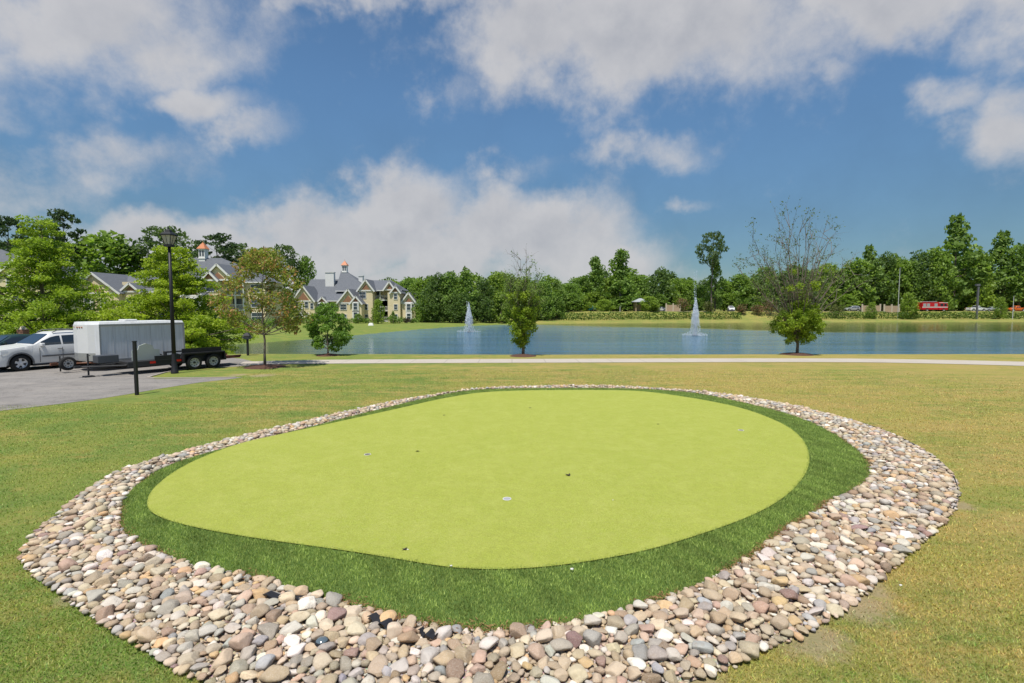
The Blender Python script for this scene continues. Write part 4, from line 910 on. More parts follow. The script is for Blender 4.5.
# foundation shrubs and small trees along the buildings
fs = [(304,2.0,1.6),(312,1.6,1.2),(322,1.5,1.3),(334,1.8,1.5),(343,1.7,1.1),(352,1.6,1.3),(366,1.5,1.2),(376,2.2,2.0),(389,1.7,2.0),(399,1.8,1.6),(406,1.5,1.5),(412,1.3,1.2)]
for i, (px, rx, ht) in enumerate(fs):
    P_ = AT(px, 320, 122); dk = i in (1, 7, 10)
    shrub('foundation_shrub', ['low green', 'dark purple-red', 'rounded mid green', 'clipped dark'][i % 4 if not dk else 1]+' shrub along the farther building, '+('left' if px < 330 else 'middle' if px < 380 else 'right')+' part of the row', (P_.x, 122+(i % 3), hz_(P_.x, 122)-.05), rx, ht, 300+i, (.04, .05, .03) if dk else MG1, (.09, .06, .05) if dk else MG2, 'shrubs along the farther building', 420, .16)
for i, px in enumerate((190, 204, 218, 232, 246, 260, 274, 288, 172, 156)):
    P_ = AT(px, 325, 92); dk = i % 4 == 3
    shrub('foundation_shrub', ('dark reddish' if dk else ['leafy green', 'rounded green', 'low green'][i % 3])+' shrub along the nearer building '+['behind the flatbed trailer', 'left of the rust-tinged tree', 'behind the rust-tinged tree', 'right of the rust-tinged tree', 'behind the box trailer'][0 if px < 210 and px > 180 else 1 if px < 240 and px > 180 else 2 if px < 270 and px > 180 else 3 if px > 180 else 4], (P_.x, 92+(i % 3), hz_(P_.x, 92)-.05), 1.9, 2.0, 320+i, (.05, .03, .02) if dk else MG1, (.10, .05, .04) if dk else MG2, 'shrubs along the nearer building', 500, .15)
place('broad', 378, 300, 118, 6.5, 'bright green small tree in front of the farther building balconies', 'small trees in front of the apartments', 3)
place('broad', 358, 314, 120, 4.5, 'tiny tree in front of the white bay of the farther building', 'small trees in front of the apartments', 0)
place('ragged', 393, 311, 120, 4, 'narrow young tree left of the last apartment wing', 'small trees in front of the apartments', 1)
place('broad', 424, 300, 128, 7, 'small tree just right of the last apartment wing', 'small trees in front of the apartments', 1)
place('broad', 288, 290, 116, 7, 'green tree in front of the left gable of the farther building', 'small trees in front of the apartments', 0)
# ------------------------------------------------------------------ vehicles
m_tyre = flat('tyre_rubber', (.022, .022, .022), .85); m_alloy = flat('alloy', (.72, .72, .73), .35, .15, var=.05); m_trimb = flat('dark_trim', (.03, .03, .032), .6); m_cglass = flat('car_glass', (.025, .035, .045), .05, spec=.7, var=.05)
m_lampw = flat('clear_lamp', (.6, .62, .65), .1, spec=.7); m_lampr = flat('red_lens', (.5, .02, .015), .2)
def wheel(parent, x, y, z, r, wdt, side, spokes=5, rim_r=.68, name='wheel'):
    m = MB(); w2 = wdt/2; m.lathe([(r*.62, -w2), (r*.9, -w2*1.02), (r*.985, -w2*.8), (r, -w2*.4), (r, w2*.4), (r*.985, w2*.8), (r*.9, w2*1.02), (r*.62, w2)], 'y', 28)
    o = m.obj(name, m_tyre, parent, smooth=True); o.location = (x, y, z)
    k = MB(); s = side; ys = s*w2*.75; k.lathe([(r*rim_r, s*w2*.92), (r*rim_r*.93, s*w2*.98), (r*rim_r*.90, ys*.5), (r*.1, ys*.45), (.001, ys*.45)], 'y', 28)
    k.lathe([(r*.14, ys*.4), (r*.14, ys*1.15), (.001, ys*1.2)], 'y', 12)
    rm = k.obj('rim', m_alloy if spokes != 0 else m_steel, o, smooth=False)
    if not spokes:
        d = MB()
        for i in range(8):
            a = 2*PI*i/8; d.tube([(math.cos(a)*r*.42, ys*.46, math.sin(a)*r*.42), (math.cos(a)*r*.42, ys*.56, math.sin(a)*r*.42)], r*.07, 8)
        d.tube([(0, ys*.5, 0), (0, ys*1.3, 0)], r*.15, 10); d.obj('hub', m_trimb, o)
    if spokes:
        d = MB()
        for i in range(spokes):
            a = 2*PI*(i+.5)/spokes+.3; c_, s_ = math.cos(a), math.sin(a); r0, r1, wa, wb = r*.30, r*rim_r*.82, .025*r/.37, .07*r/.37
            P = [(c_*r0-s_*wa, s_*r0+c_*wa), (c_*r1-s_*wb, s_*r1+c_*wb), (c_*r1+s_*wb, s_*r1-c_*wb), (c_*r0+s_*wa, s_*r0-c_*wa)]
            d.prism(P, ys*.6, ys*.5)
        d.obj('rim_gap', m_trimb, o)
    return o
def interp(tab, x): return float(np.interp(x, [a for a, _ in tab], [b_ for _, b_ in tab]))
def car(name, label, cat, loc, rz, paint, spec='suv', group=None, L=4.75, W=1.9, detail=True):
    """local: front at -x, left side (driver) at -y"""
    root = thing(name, label, cat, loc, rz, group); hw = W/2; hL = L/2
    S = dict(suv=dict(top=[(-1, .70), (-.975, .92), (-.92, 1.02), (-.62, 1.12), (-.44, 1.17), (-.40, 1.20), (-.13, 1.66), (-.02, 1.74), (.3, 1.77), (.7, 1.72), (.84, 1.64), (.93, 1.22), (.985, 1.05), (1, .7)], belt=1.12, wr=.37, fa=-.62, ra=.60, gx=(-.40, .92)),
             sedan=dict(top=[(-1, .55), (-.96, .70), (-.88, .78), (-.45, .92), (-.36, .96), (-.08, 1.38), (.1, 1.44), (.35, 1.40), (.62, 1.08), (.9, 1.02), (.97, .92), (1, .6)], belt=.93, wr=.32, fa=-.62, ra=.60, gx=(-.36, .62)),
             pickup=dict(top=[(-1, .75), (-.97, .95), (-.9, 1.05), (-.45, 1.15), (-.40, 1.2), (-.22, 1.75), (-.1, 1.85), (.15, 1.84), (.22, 1.76), (.25, 1.22), (.26, 1.18), (.96, 1.18), (1, .8)], belt=1.15, wr=.40, fa=-.64, ra=.58, gx=(-.40, .25)))[spec]
    wr = S['wr']; ar = wr*1.17; fx, rx = S['fa']*hL, S['ra']*hL
    xs = sorted(set([round(v, 3) for v in np.linspace(-hL, hL, 60)]+[round(c_+ar*math.cos(a), 3) for c_ in (fx, rx) for a in np.linspace(0, PI, 15)]+[round(k*hL, 3) for k, _ in S['top']]))
    m = MB(); rows = []
    for x in xs:
        zt = interp(S['top'], x/hL); zb = .26 if abs(x) < hL*.93 else .34
        for c_ in (fx, rx):
            if abs(x-c_) < ar: zb = max(zb, wr+math.sqrt(max(ar*ar-(x-c_)**2, 0)))
        e = (abs(x)/hL); wd = hw*(1-.14*max(0, (e-.72)/.28)**2); belt = min(S['belt'], zt-.02)
        zb = min(zb, belt-.06)
        tum = (zt-belt)*.36 if zt > S['belt']+.03 else 0.03
        rows.append([(wd*.94, zb), (wd*.985, zb+(belt-zb)*.25), (wd, zb+(belt-zb)*.6), (wd*.965, belt), (wd*.965-tum*.75, belt+(zt-belt)*.78), (wd*.965-tum-.06, zt-.015), (wd*.45, zt+.01)])
    n = len(xs); K = 7
    for sgn in (-1, 1):
        vs = [(x, sgn*y, z) for x, row in zip(xs, rows) for (y, z) in row]; m.add(vs, [(i*K+j, i*K+j+1, (i+1)*K+j+1, (i+1)*K+j) for i in range(n-1) for j in range(K-1)])
    ct = [(x, s*rows[i][6][0], rows[i][6][1]) for i, x in enumerate(xs) for s in (-1, 1)]; m.add(ct, [(2*i, 2*i+1, 2*i+3, 2*i+2) for i in range(n-1)])
    for i in (0, n-1):
        r_ = rows[i]; poly = [(xs[i], -y, z) for y, z in r_]+[(xs[i], y, z) for y, z in r_[::-1]]; m.add(poly, [tuple(range(len(poly)))])
    ob = m.obj('body', paint, root, smooth=False)
    bm = bmesh.new(); bm.from_mesh(ob.data); bmesh.ops.remove_doubles(bm, verts=bm.verts, dist=.002); bmesh.ops.recalc_face_normals(bm, faces=bm.faces)
    for f in bm.faces: f.smooth = True
    for e in bm.edges:
        if len(e.link_faces) == 2 and e.calc_face_angle() > R(38): e.smooth = False
    bm.to_mesh(ob.data); bm.free()
    for c_ in (fx, rx):      # dark wheel wells
        MB().box(c_-ar*.98, c_+ar*.98, -hw*.80, hw*.80, .22, wr+ar*.9).obj('wheel_well', m_trimb, root)
        for sgn in (-1, 1):
            wheel(root, c_, sgn*(hw-.13), wr, wr, .24, sgn, 5)
            f = MB(); P = []
            for a in np.linspace(-.12, PI+.12, 17): P.append((c_+ar*math.cos(a), wr+ar*math.sin(a), c_+(ar+.055)*math.cos(a), wr+(ar+.055)*math.sin(a)))
            y = sgn*(hw+.006)
            for i in range(16):
                a, b_ = P[i], P[i+1]; f.add([(a[0], y, a[1]), (b_[0], y, b_[1]), (b_[2], y, b_[3]), (a[2], y, a[3]), (a[0], y-sgn*.1, a[1]), (b_[0], y-sgn*.1, b_[1]), (b_[2], y-sgn*.1, b_[3]), (a[2], y-sgn*.1, a[3])], [(0, 1, 2, 3), (0, 4, 5, 1), (3, 2, 6, 7)])
            if spec == 'suv': f.obj('arch_trim', m_grey, root)
    MB().box(fx+ar, rx-ar, -hw*.99, hw*.99, .20, .30).obj('sill', m_trimb, root, bevel=.02)
    # glass: sample the skin
    def skin(x, j, sgn, out=.008):
        zt = interp(S['top'], x/hL); e = abs(x)/hL; wd = hw*(1-.14*max(0, (e-.72)/.28)**2); belt = min(S['belt'], zt-.02); tum = (zt-belt)*.36
        return lambda u: (x, sgn*(wd*.965-tum*.75*u/.78+out if u <= .78 else wd*.965-tum*.75+out), belt+(zt-belt)*u)
    g0, g1 = S['gx']
    segs = {'suv': [(-.30, .02), (.05, .42), (.46, .80)], 'sedan': [(-.24, .08), (.11, .46)], 'pickup': [(-.30, -.04), (0, .20)]}[spec]
    for (a, b_) in segs:
        for sgn in (-1, 1):
            g = MB(); X_ = np.linspace(a*hL, b_*hL, 7); vs = []
            for x in X_: f_ = skin(x, 0, sgn); vs += [f_(.06), f_(.72)]
            g.add(vs, [(2*i, 2*i+2, 2*i+3, 2*i+1) for i in range(6)]); g.obj('side_window', m_cglass, root)
    def cross(xa, xb, nm, ua=.0):
        g = MB(); vs = []; N = 6
        for x in np.linspace(xa*hL, xb*hL, N):
            zt = interp(S['top'], x/hL); belt = min(S['belt'], zt-.02); tum = (zt-belt)*.36; y = hw*.965-tum-.12
            nrm = .012; vs += [(x-(nrm if xa < 0 else -nrm), -y, zt+nrm), (x-(nrm if xa < 0 else -nrm), y, zt+nrm)]
        g.add(vs, [(2*i, 2*i+1, 2*i+3, 2*i+2) for i in range(N-1)]); g.obj(nm, m_cglass, root)
    ws = {'suv': (-.395, -.14), 'sedan': (-.35, -.10), 'pickup': (-.395, -.235)}[spec]; cross(*ws, 'windscreen')
    rw = {'suv': (.85, .925), 'sedan': (.38, .60), 'pickup': (.22, .249)}[spec]; cross(*rw, 'rear_window')
    for sgn in (-1, 1):
        mm = MB().box((ws[0]+.10)*hL-.06, (ws[0]+.10)*hL+.08, sgn*(hw+.02)-.10, sgn*(hw+.02)+.10, S['belt']-.02, S['belt']+.13); mm.obj('mirror', paint, root, bevel=.03)
        zl = interp(S['top'], -.95)-.14
        MB().add([(-hL*.985, sgn*hw*.50, zl-.05), (-hL*.985, sgn*hw*.50, zl+.09), (-hL*.90, sgn*hw*.965, zl-.03), (-hL*.90, sgn*hw*.965, zl+.12), (-hL*.80, sgn*hw*1.005, zl+.02), (-hL*.80, sgn*hw*1.005, zl+.12)], [(0, 2, 3, 1), (2, 4, 5, 3)]).obj('headlight', m_lampw, root)
        MB().box(hL*.955, hL*1.0, sgn*hw*.82-.13, sgn*hw*.82+.10, zl, zl+.25).obj('tail_light', m_lampr, root)
    MB().box(-hL-.02, -hL*.985, -.35, .35, .58, .76).obj('grille', m_trimb, root); MB().box(-hL-.01, -hL*.97, -hw*.75, hw*.75, .30, .44).obj('bumper_intake', m_trimb, root)
    if spec == 'suv' and detail:
        for sgn in (-1, 1):
            y = sgn*hw*.72; m = MB().tube([(-.08*hL, y, 1.72), (-.0*hL, y, 1.82), (.3*hL, y, 1.84), (.66*hL, y, 1.79), (.72*hL, y, 1.70)], .022, 6); m.obj('roof_rail', m_grey, root, smooth=True)
            for xx in (.0, .43):
                pass
            for xh in (-.05, .40): MB().box(xh*hL, xh*hL+.2, sgn*(hw+.002)-.012, sgn*(hw+.002)+.012, .93, .96).obj('door_handle', m_grey, root)
            MB().box(-.30*hL, .38*hL, sgn*hw-.012, sgn*hw+.018, .60, .67).obj('side_moulding', m_grey, root)
            for xx in (-.335, .03, .42): MB().box(xx*hL, xx*hL+.012, sgn*(hw-.004)-.012, sgn*(hw-.004)+.006, .36, 1.02).obj('door_gap', m_trimb, root)
    return root
m_grey = flat('grey_plastic', (.13, .13, .135), .6); m_steel = flat('white_steel_rim', (.50, .49, .47), .5)
m_white = flat('white_paint', (.66, .66, .65), .22, var=.03, spec=.5); m_silver = flat('silver_paint', (.42, .43, .44), .25, .3, var=.03); m_dgrn = flat('dark_green_paint', (.02, .04, .04), .2, var=.05, spec=.6); m_teal = flat('teal_paint', (.05, .26, .30), .3); m_red = flat('red_paint', (.50, .012, .02), .3, spec=.5); m_orng = flat('orange_paint', (.55, .12, .02), .35); m_navy = flat('navy_paint', (.03, .05, .09), .25)
AX = Vector((.45, .893)).normalized(); aAX = math.atan2(AX.y, AX.x)
def rot2(v, a): return Vector((v.x*math.cos(a)-v.y*math.sin(a), v.x*math.sin(a)+v.y*math.cos(a)))
# SUV: front wheel (near side) at px 20
suv_a = math.atan2(.90, .42); fw = G(20.5, 371.3); hL = 4.85/2; hwv = .96
c0 = Vector((fw.x, fw.y))-rot2(Vector((-.62*hL, -(hwv-.13))), suv_a)
car('white_suv', 'white SUV with dark roof rails parked at the left edge behind the box trailer', 'car', (c0.x, c0.y, .006), suv_a, m_white, 'suv', 'cars in the parking lot', 4.85, 1.92)
car('parked_car', 'dark green sedan mostly hidden behind the white SUV', 'car', (-28.2, 28.6, .006), 1.2, m_dgrn, 'sedan', 'cars in the parking lot', 4.6, 1.8)
# enclosed trailer, local x = rearwards, y = far side
m_alu, t, b = material('trailer_skin'); pos = t.new('ShaderNodeTexCoord').outputs['Object']; s_ = t.new('ShaderNodeSeparateXYZ'); t.l.new(pos, s_.inputs[0])
c = t.mix(t.noise(t.vscale(pos, (1.2, 1.2, .4)), 2.2, 5, .65), (.60, .61, .62), (.76, .77, .78)); c = t.mix(t.ramp(t.noise(t.vscale(pos, (9, 9, .5)), 1.5, 4, .7), .46, .72, 0, .55), c, (.44, .43, .40)); c = t.mix(t.ramp(s_.outputs[2], .5, 1.0, .35, 0), c, (.36, .33, .28))
t.put(b.inputs['Base Color'], c); b.inputs['Roughness'].default_value = .45
bt = Vector(tuple(G(101.5, 371.5))[:2]); tr = thing('box_trailer', 'weathered white enclosed box trailer with rounded roof edge next to the white SUV', 'trailer', (bt.x, bt.y, .006), aAX)
TLn, TW, z0, z1 = 3.75, 2.05, .47, 2.25
prof = [(0, 0), (TLn, 0), (TLn, TW), (0, TW), (-.28, TW*.80), (-.40, TW*.5), (-.28, TW*.20)]
m = MB(); n = len(prof); m.add([(x, y, z0) for x, y in prof]+[(x, y, z1-.12) for x, y in prof]+[(x*.985+.03, .06+(y)*(TW-.12)/TW, z1) for x, y in prof], [tuple(range(n))[::-1], tuple(range(2*n, 3*n))]+[(i+k*n, (i+1) % n+k*n, (i+1) % n+n+k*n, i+n+k*n) for i in range(n) for k in (0, 1)])
m.obj('box_body', m_alu, tr)
m_tf = flat('trailer_nose', (.66, .66, .65), .4, var=.05); k = MB(); pr = [(0.02, -.008), (-.29, TW*.2-.012), (-.412, TW*.5), (-.29, TW*.8+.012), (0.02, TW+.008)]
for i in range(4): a, b_ = pr[i], pr[i+1]; k.add([(a[0], a[1], z0+.36), (b_[0], b_[1], z0+.36), (b_[0], b_[1], z1-.13), (a[0], a[1], z1-.13)], [(0, 1, 2, 3)])
k.obj('nose_panel', m_tf, tr); m_sg = flat('stone_guard', (.42, .42, .40), .35, .5, var=.2, scale=12); k = MB()
for i in range(4): a, b_ = pr[i], pr[i+1]; k.add([(a[0], a[1], z0+.01), (b_[0], b_[1], z0+.01), (b_[0], b_[1], z0+.355), (a[0], a[1], z0+.355)], [(0, 1, 2, 3)])
k.obj('stone_guard', m_sg, tr)
m_rail = flat('alu_rail', (.36, .37, .38), .4, .4); k = MB(); k.box(-.02, TLn+.02, -.03, -.004, z1-.19, z1-.10); k.box(-.02, TLn+.02, -.03, -.004, z0, z0+.06); k.box(TLn-.05, TLn+.03, -.03, .03, z0+.065, z1-.195); k.box(-.02, .03, -.028, .0, z0+.065, z1-.195); k.obj('corner_rail', m_rail, tr)
k = MB()
for i in range(1, 7): k.box(i*TLn/7-.005, i*TLn/7+.005, -.008, -.002, z0+.065, z1-.195)
k.obj('panel_seam', flat('seam', (.5, .5, .5), .5), tr)
MB().box(1.4, 1.95, .7, 1.3, z1, z1+.09).obj('roof_vent', m_tf, tr, bevel=.03)
for yy_ in (.72, .86, 1.0, 1.45): MB().box(-.44+abs(yy_-1.02)*.22, -.38+abs(yy_-1.02)*.22, yy_-.04, yy_+.04, z1-.25, z1-.21).obj('marker_light', flat('amber_lens', (.45, .12, .02), .3), tr)
for xx in (1.75, 2.45):
    for yy_, sg in ((.10, -1), (TW-.10, 1)): wheel(tr, xx, yy_, .33, .33, .2, sg, 0)
k = MB(); k.box(.05, TLn-.05, .1, .18, z0-.12, z0-.003); k.box(.05, TLn-.05, TW-.18, TW-.1, z0-.12, z0-.003); k.box(1.3, 2.9, .0, .25, z0+.02-.2, z0-.13); k.obj('chassis', m_trimb, tr)
k = MB().tube([(0, .25, z0-.07), (-1.25, TW/2, z0-.07)], .04, 6).tube([(0, TW-.25, z0-.07), (-1.25, TW/2, z0-.07)], .04, 6); k.box(-1.45, -1.2, TW/2-.06, TW/2+.06, z0-.12, z0); k.obj('tongue', flat('rusty_steel', (.16, .07, .04), .8, var=.4), tr)
k = MB().tube([(-1.1, TW/2, .06), (-1.1, TW/2, .75)], .03, 8); k.obj('jack', m_trimb, tr); wheel(tr, -.95, TW/2-.30, .42, .31, .2, -1, 0, name='spare_wheel')
# flatbed trailer
fa = math.atan2(.835, .55); ax = Vector((math.cos(fa), math.sin(fa))); nw = Vector(tuple(G(204.5, 368.9))[:2])
fb_ = thing('flatbed_trailer', 'black tandem-axle flatbed trailer with white wheel rims between the lamp and the box trailer', 'trailer', (nw.x, nw.y, .006), fa)
FW = 2.0; k = MB(); k.box(-3.0, 1.15, .22, FW-.22, .46, .56)
for yy_ in (.22, FW-.30): k.box(-3.0, 1.15, yy_, yy_+.08, .34, .455)
k.obj('deck', m_trimb, fb_)
k = MB(); k.box(-.85, .95, -.02, .24, .74, .80); k.box(-.90, -.851, -.02, .24, .40, .80); k.box(.951, 1.0, -.02, .24, .40, .80); k.box(-.85, .95, .243, .265, .45, 1.0); k.obj('fender', m_blk, fb_)
k = MB(); k.box(-.85, .95, FW-.24, FW+.02, .74, .80); k.box(-.90, -.851, FW-.24, FW+.02, .40, .80); k.box(.951, 1.0, FW-.24, FW+.02, .40, .80); k.obj('fender', m_blk, fb_)
for xx in (-.42, .44):
    for yy_, sg in ((.10, -1), (FW-.10, 1)): wheel(fb_, xx, yy_, .34, .34, .2, sg, 0)
k = MB(); k.box(-2.0, -.95, .16, .215, .57, .76); k.obj('side_board', m_blk, fb_)
k = MB().tube([(-3.0, .4, .42), (-4.45, FW/2, .44)], .045, 6).tube([(-3.0, FW-.4, .42), (-4.45, FW/2, .44)], .045, 6); k.box(-4.62, -4.4, FW/2-.07, FW/2+.07, .40, .50); k.obj('tongue', m_trimb, fb_)
k = MB().tube([(-4.15, FW/2, .08), (-4.15, FW/2, .98)], .035, 8); k.box(-4.32, -3.98, FW/2-.17, FW/2+.17, .0, .05); k.tube([(-4.15, FW/2, .9), (-4.15, FW/2-.25, .92)], .018, 6); k.obj('jack', m_trimb, fb_)
k = MB().box(-3.9, -3.15, FW/2-.28, FW/2+.28, .56, .88); k.obj('tool_box', flat('steel_box', (.07, .075, .085), .5, .2), fb_, bevel=.02)
k = MB().prism([(-2.7, .58), (-1.62, .58), (-1.62, 1.02), (-1.85, 1.05), (-1.9, 1.22), (-2.16, 1.32), (-2.42, 1.22), (-2.47, 1.05), (-2.7, 1.02)], .60, .66); k.obj('grey_panel', flat('pale_green_board', (.38, .41, .37), .7), fb_)
k = MB(); k.box(1.155, 1.9, .3, FW-.3, .38, .44); k.box(1.155, 1.95, .3, .36, .445, .52); k.box(1.155, 1.95, FW-.36, FW-.3, .445, .52); k.obj('ramp', flat('rusty_ramp', (.12, .045, .03), .8, var=.4), fb_)
for xx in (-1.15, -2.2): MB().box(xx, xx+.22, .14, .158, .44, .53).obj('reflector', m_lampr, fb_)
# ------------------------------------------------------------------ lamp, posts
p = G(177, 374.2); p = Vector((-14.98, 22.6, 0)); lp = thing('street_lamp', 'tall black street lamp with a glass lantern beside the trailers', 'lamp', (p.x, p.y, 0)); LH = AT(170, 244.5, 22.6).z
MB().lathe([(.15, 0), (.15, .10), (.12, .14), (.11, .50), (.09, .58), (.082, .9), (.072, 1.0)], n=20).obj('base', m_blk, lp, smooth=True)
MB().tube([(0, 0, .9), (0, 0, LH-.1)], [.085, .06], 16).obj('pole', m_blk, lp, smooth=True)
m_lg = bpy.data.materials.new('lantern_glass'); m_lg.use_nodes = True; bb = m_lg.node_tree.nodes['Principled BSDF']; bb.inputs['Base Color'].default_value = (.62, .57, .50, 1); bb.inputs['Roughness'].default_value = .3; bb.inputs['Transmission Weight'].default_value = .35
k = MB().frustum(0, 0, LH, LH+.38, .11, .11, .21, .21); ln = k.obj('lantern', m_lg, lp)
k = MB()
for sx_ in (-1, 1):
    for sy_ in (-1, 1): k.tube([(sx_*.115, sy_*.115, LH-.01), (sx_*.215, sy_*.215, LH+.39)], .014, 5)
    k.tube([(0, sx_*.113, LH), (0, sx_*.213, LH+.38)], .009, 5); k.tube([(sx_*.113, 0, LH), (sx_*.213, 0, LH+.38)], .009, 5)
k.box(-.15, .15, -.15, .15, LH-.10, LH-.012); k.obj('lantern_frame', m_blk, ln)
k = MB().frustum(0, 0, LH+.385, LH+.43, .25, .25, .25, .25).frustum(0, 0, LH+.431, LH+.58, .235, .235, .08, .08).frustum(0, 0, LH+.581, LH+.65, .10, .11, .06, .06).tube([(0, 0, LH+.65), (0, 0, LH+.76)], [.03, .01], 6); k.obj('lantern_roof', m_blk, ln)
p = G(137, 395); po = thing('sign_post', 'plain black square post on the lawn edge in front of the box trailer', 'post', (p.x, p.y, 0)); k = MB().box(-.045, .045, -.045, .045, -.1, 1.78); k.obj('post', m_blk, po, bevel=.008); MB().box(-.052, .052, -.052, .052, 1.781, 1.81).obj('post_cap', m_blk, po)
p = G(248, 355.5); wp = thing('birdhouse_post', 'short black post with a small peaked box on top by the water', 'post', (p.x, p.y, 0))
MB().box(-.05, .05, -.05, .05, -.3, 1.0).obj('post', m_blk, wp); k = MB().box(-.16, .16, -.14, .14, 1.001, 1.22); k.box(-.27, .27, -.10, .10, 1.06, 1.16); k.obj('box', m_grey, wp); MB().frustum(0, 0, 1.221, 1.40, .24, .22, .05, .05).obj('box_roof', m_blk, wp)
# brown pillar with pale cap behind the SUV
P_ = AT(24, 345, 31); o_ = thing('gate_pillar', 'brown brick pillar with a pale round cap just behind the white SUV', 'pillar', (P_.x, 31, 0)); MB().box(-.2, .2, -.2, .2, -.1, 1.6).obj('pillar', m_brick, o_); MB().lathe([(.22, 1.6), (.22, 1.65), (.15, 1.69), (.12, 1.77), (.001, 1.82)], n=16).obj('cap', flat('pale_stone', (.45, .38, .30), .8), o_, smooth=True)
# ------------------------------------------------------------------ fountains
m_spray = bpy.data.materials.new('water_spray'); m_spray.use_nodes = True; t = NT(m_spray.node_tree); b = t.n['Principled BSDF']; b.inputs['Base Color'].default_value = (.85, .89, .93, 1); b.inputs['Roughness'].default_value = .4
tp = t.new('ShaderNodeBsdfTransparent'); tl = t.new('ShaderNodeBsdfTranslucent'); tl.inputs['Color'].default_value = (.85, .89, .93, 1); mx = t.new('ShaderNodeMixShader'); mx.inputs[0].default_value = .5; m2 = t.new('ShaderNodeMixShader'); m2.inputs[0].default_value = .55
t.l.new(b.outputs[0], mx.inputs[1]); t.l.new(tl.outputs[0], mx.inputs[2]); t.l.new(tp.outputs[0], m2.inputs[1]); t.l.new(mx.outputs[0], m2.inputs[2]); t.l.new(m2.outputs[0], t.n['Material Output'].inputs[0])
def fountain(px, py, label, hgt, wid, jet, seed, dens=1.0):
    p = G(px, py, WZ); q = np.random.default_rng(seed); root = thing('fountain', label, 'fountain', tuple(p))
    MB().lathe([(.001, .06), (.3, .05), (.4, .02), (.4, -.2)], n=20).obj('float', m_blk, root, smooth=True); N = int(5200*dens)
    a = q.uniform(0, 2*PI, N); v = q.uniform(0, 1, N)**.6; u = q.uniform(0, 1, N); s = q.uniform(.0, 1, N)**.8
    hh = hgt*(1-.72*s*q.uniform(.55, 1, N)); rmax = wid*(.10+.9*s)
    z = hh*4*u*(1-u); rr_ = rmax*u
    x = rr_*np.cos(a); y = rr_*np.sin(a)
    C = np.stack([x, y, z+.02], 1)+q.normal(size=(N, 3))*.03
    n2 = int(420*dens); a2 = q.uniform(0, 2*PI, n2); r2 = wid*2.2*q.uniform(0, 1, n2)**.6; C2 = np.stack([r2*np.cos(a2), r2*np.sin(a2), .04+q.uniform(0, 1, n2)**2*1.0*(1-r2/(wid*2.7))], 1)
    n3 = int(330*dens); C3 = np.stack([q.normal(0, .05, n3), q.normal(0, .05, n3), jet*q.uniform(0, 1, n3)], 1); C3[: n3//2, 0] += -.35*(C3[: n3//2, 2]/jet)
    C = np.concatenate([C, C2, C3]); M = len(C); sz = q.uniform(.015, .04, M)
    e = np.stack([np.stack([sz, 0*sz, 0*sz], 1), np.stack([0*sz, sz, 0*sz], 1), np.stack([0*sz, 0*sz, sz*2.6], 1)], 1)
    V = np.stack([C-e[:, 0], C+e[:, 0], C-e[:, 1], C+e[:, 1], C-e[:, 2], C+e[:, 2]], 1).reshape(-1, 3); f = np.array([[0, 2, 5], [2, 1, 5], [1, 3, 5], [3, 0, 5], [2, 0, 4], [1, 2, 4], [3, 1, 4], [0, 3, 4]])
    F = (f[None]+6*np.arange(M)[:, None, None]).reshape(-1, 3); npmesh('spray', V, F, m_spray, root)
fountain(695, 335.5, 'tall narrow white fountain jet right of centre in the pond', 5.7, .85, 9.6, 1, .8)
fountain(469, 332, 'shorter white fountain spray left of centre in the pond', 4.9, .95, 5.2, 2, .6)
# ------------------------------------------------------------------ far vehicles and things
def far(px, Y): x = AT(px, 310, Y).x; return x, Y, hz_(x, Y)+.03
shore_y = lambda px: G(px, 322.3, WZ).y
RY = 172
x, y, z = far(932, RY); ft = thing('fire_truck', 'red and white fire truck parked beyond the hedge across the pond', 'fire truck', (x, y, z), 0)
k = MB(); k.box(-4.3, 1.2, -1.2, 1.2, .55, 2.9); k.obj('body', m_red, ft, bevel=.06); k = MB().prism([(1.35, .5), (4.3, .5), (4.35, 1.6), (4.0, 2.75), (1.35, 2.85)], -1.2, 1.2); cb_ = k.obj('cab', m_red, ft, bevel=.05)
MB().prism([(1.7, 1.7), (2.7, 1.7), (2.7, 2.55), (1.7, 2.55)], -1.23, -1.205).obj('cab_window', m_cglass, cb_); MB().prism([(3.0, 1.7), (3.95, 1.7), (3.75, 2.55), (3.0, 2.55)], -1.23, -1.205).obj('cab_window', m_cglass, cb_); MB().box(1.3, 4.2, -1.225, 1.225, 2.78, 2.92).obj('cab_roof', m_trim, ft)
MB().box(-4.3, 4.2, -1.235, -1.21, 1.28, 1.5).obj('white_stripe', m_trim, ft)
for i in range(4): MB().box(-4.0+i*1.25, -3.0+i*1.25, -1.24, -1.21, 1.6, 2.6).obj('locker_door', m_silver if i != 2 else m_red, ft)
MB().box(-4.2, 1.1, -.3, .3, 3.15, 3.25).obj('ladder', m_alloy, ft); MB().box(2.0, 3.0, -.8, .8, 2.925, 3.1).obj('light_bar', m_lampr, ft)
for xx in (-2.6, 2.9):
    for sg in (-1, 1): wheel(ft, xx, sg*1.1, .52, .52, .3, sg, 0)
x, y, z = far(976, RY); car('pickup_truck', 'white pickup truck parked across the pond right of the fire truck', 'truck', (x, y, z), PI, m_white, 'pickup', 'vehicles on the far road', 5.6, 2.0, False)
x, y, z = far(991, RY+1); car('parked_car', 'silver sedan parked across the pond right of the white pickup', 'car', (x, y, z), 0, m_silver, 'sedan', 'vehicles on the far road', 4.7, 1.85, False)
x, y, z = far(1016, RY); car('pickup_truck', 'orange pickup truck at the right edge across the pond', 'truck', (x, y, z), 0, m_orng, 'pickup', 'vehicles on the far road', 5.4, 2.0, False)
x, y, z = far(589, RY-3); car('parked_car', 'teal car across the pond between the slim tree and the gazebo', 'car', (x, y, z), 0, m_teal, 'suv', 'vehicles on the far road', 4.6, 1.8, False)
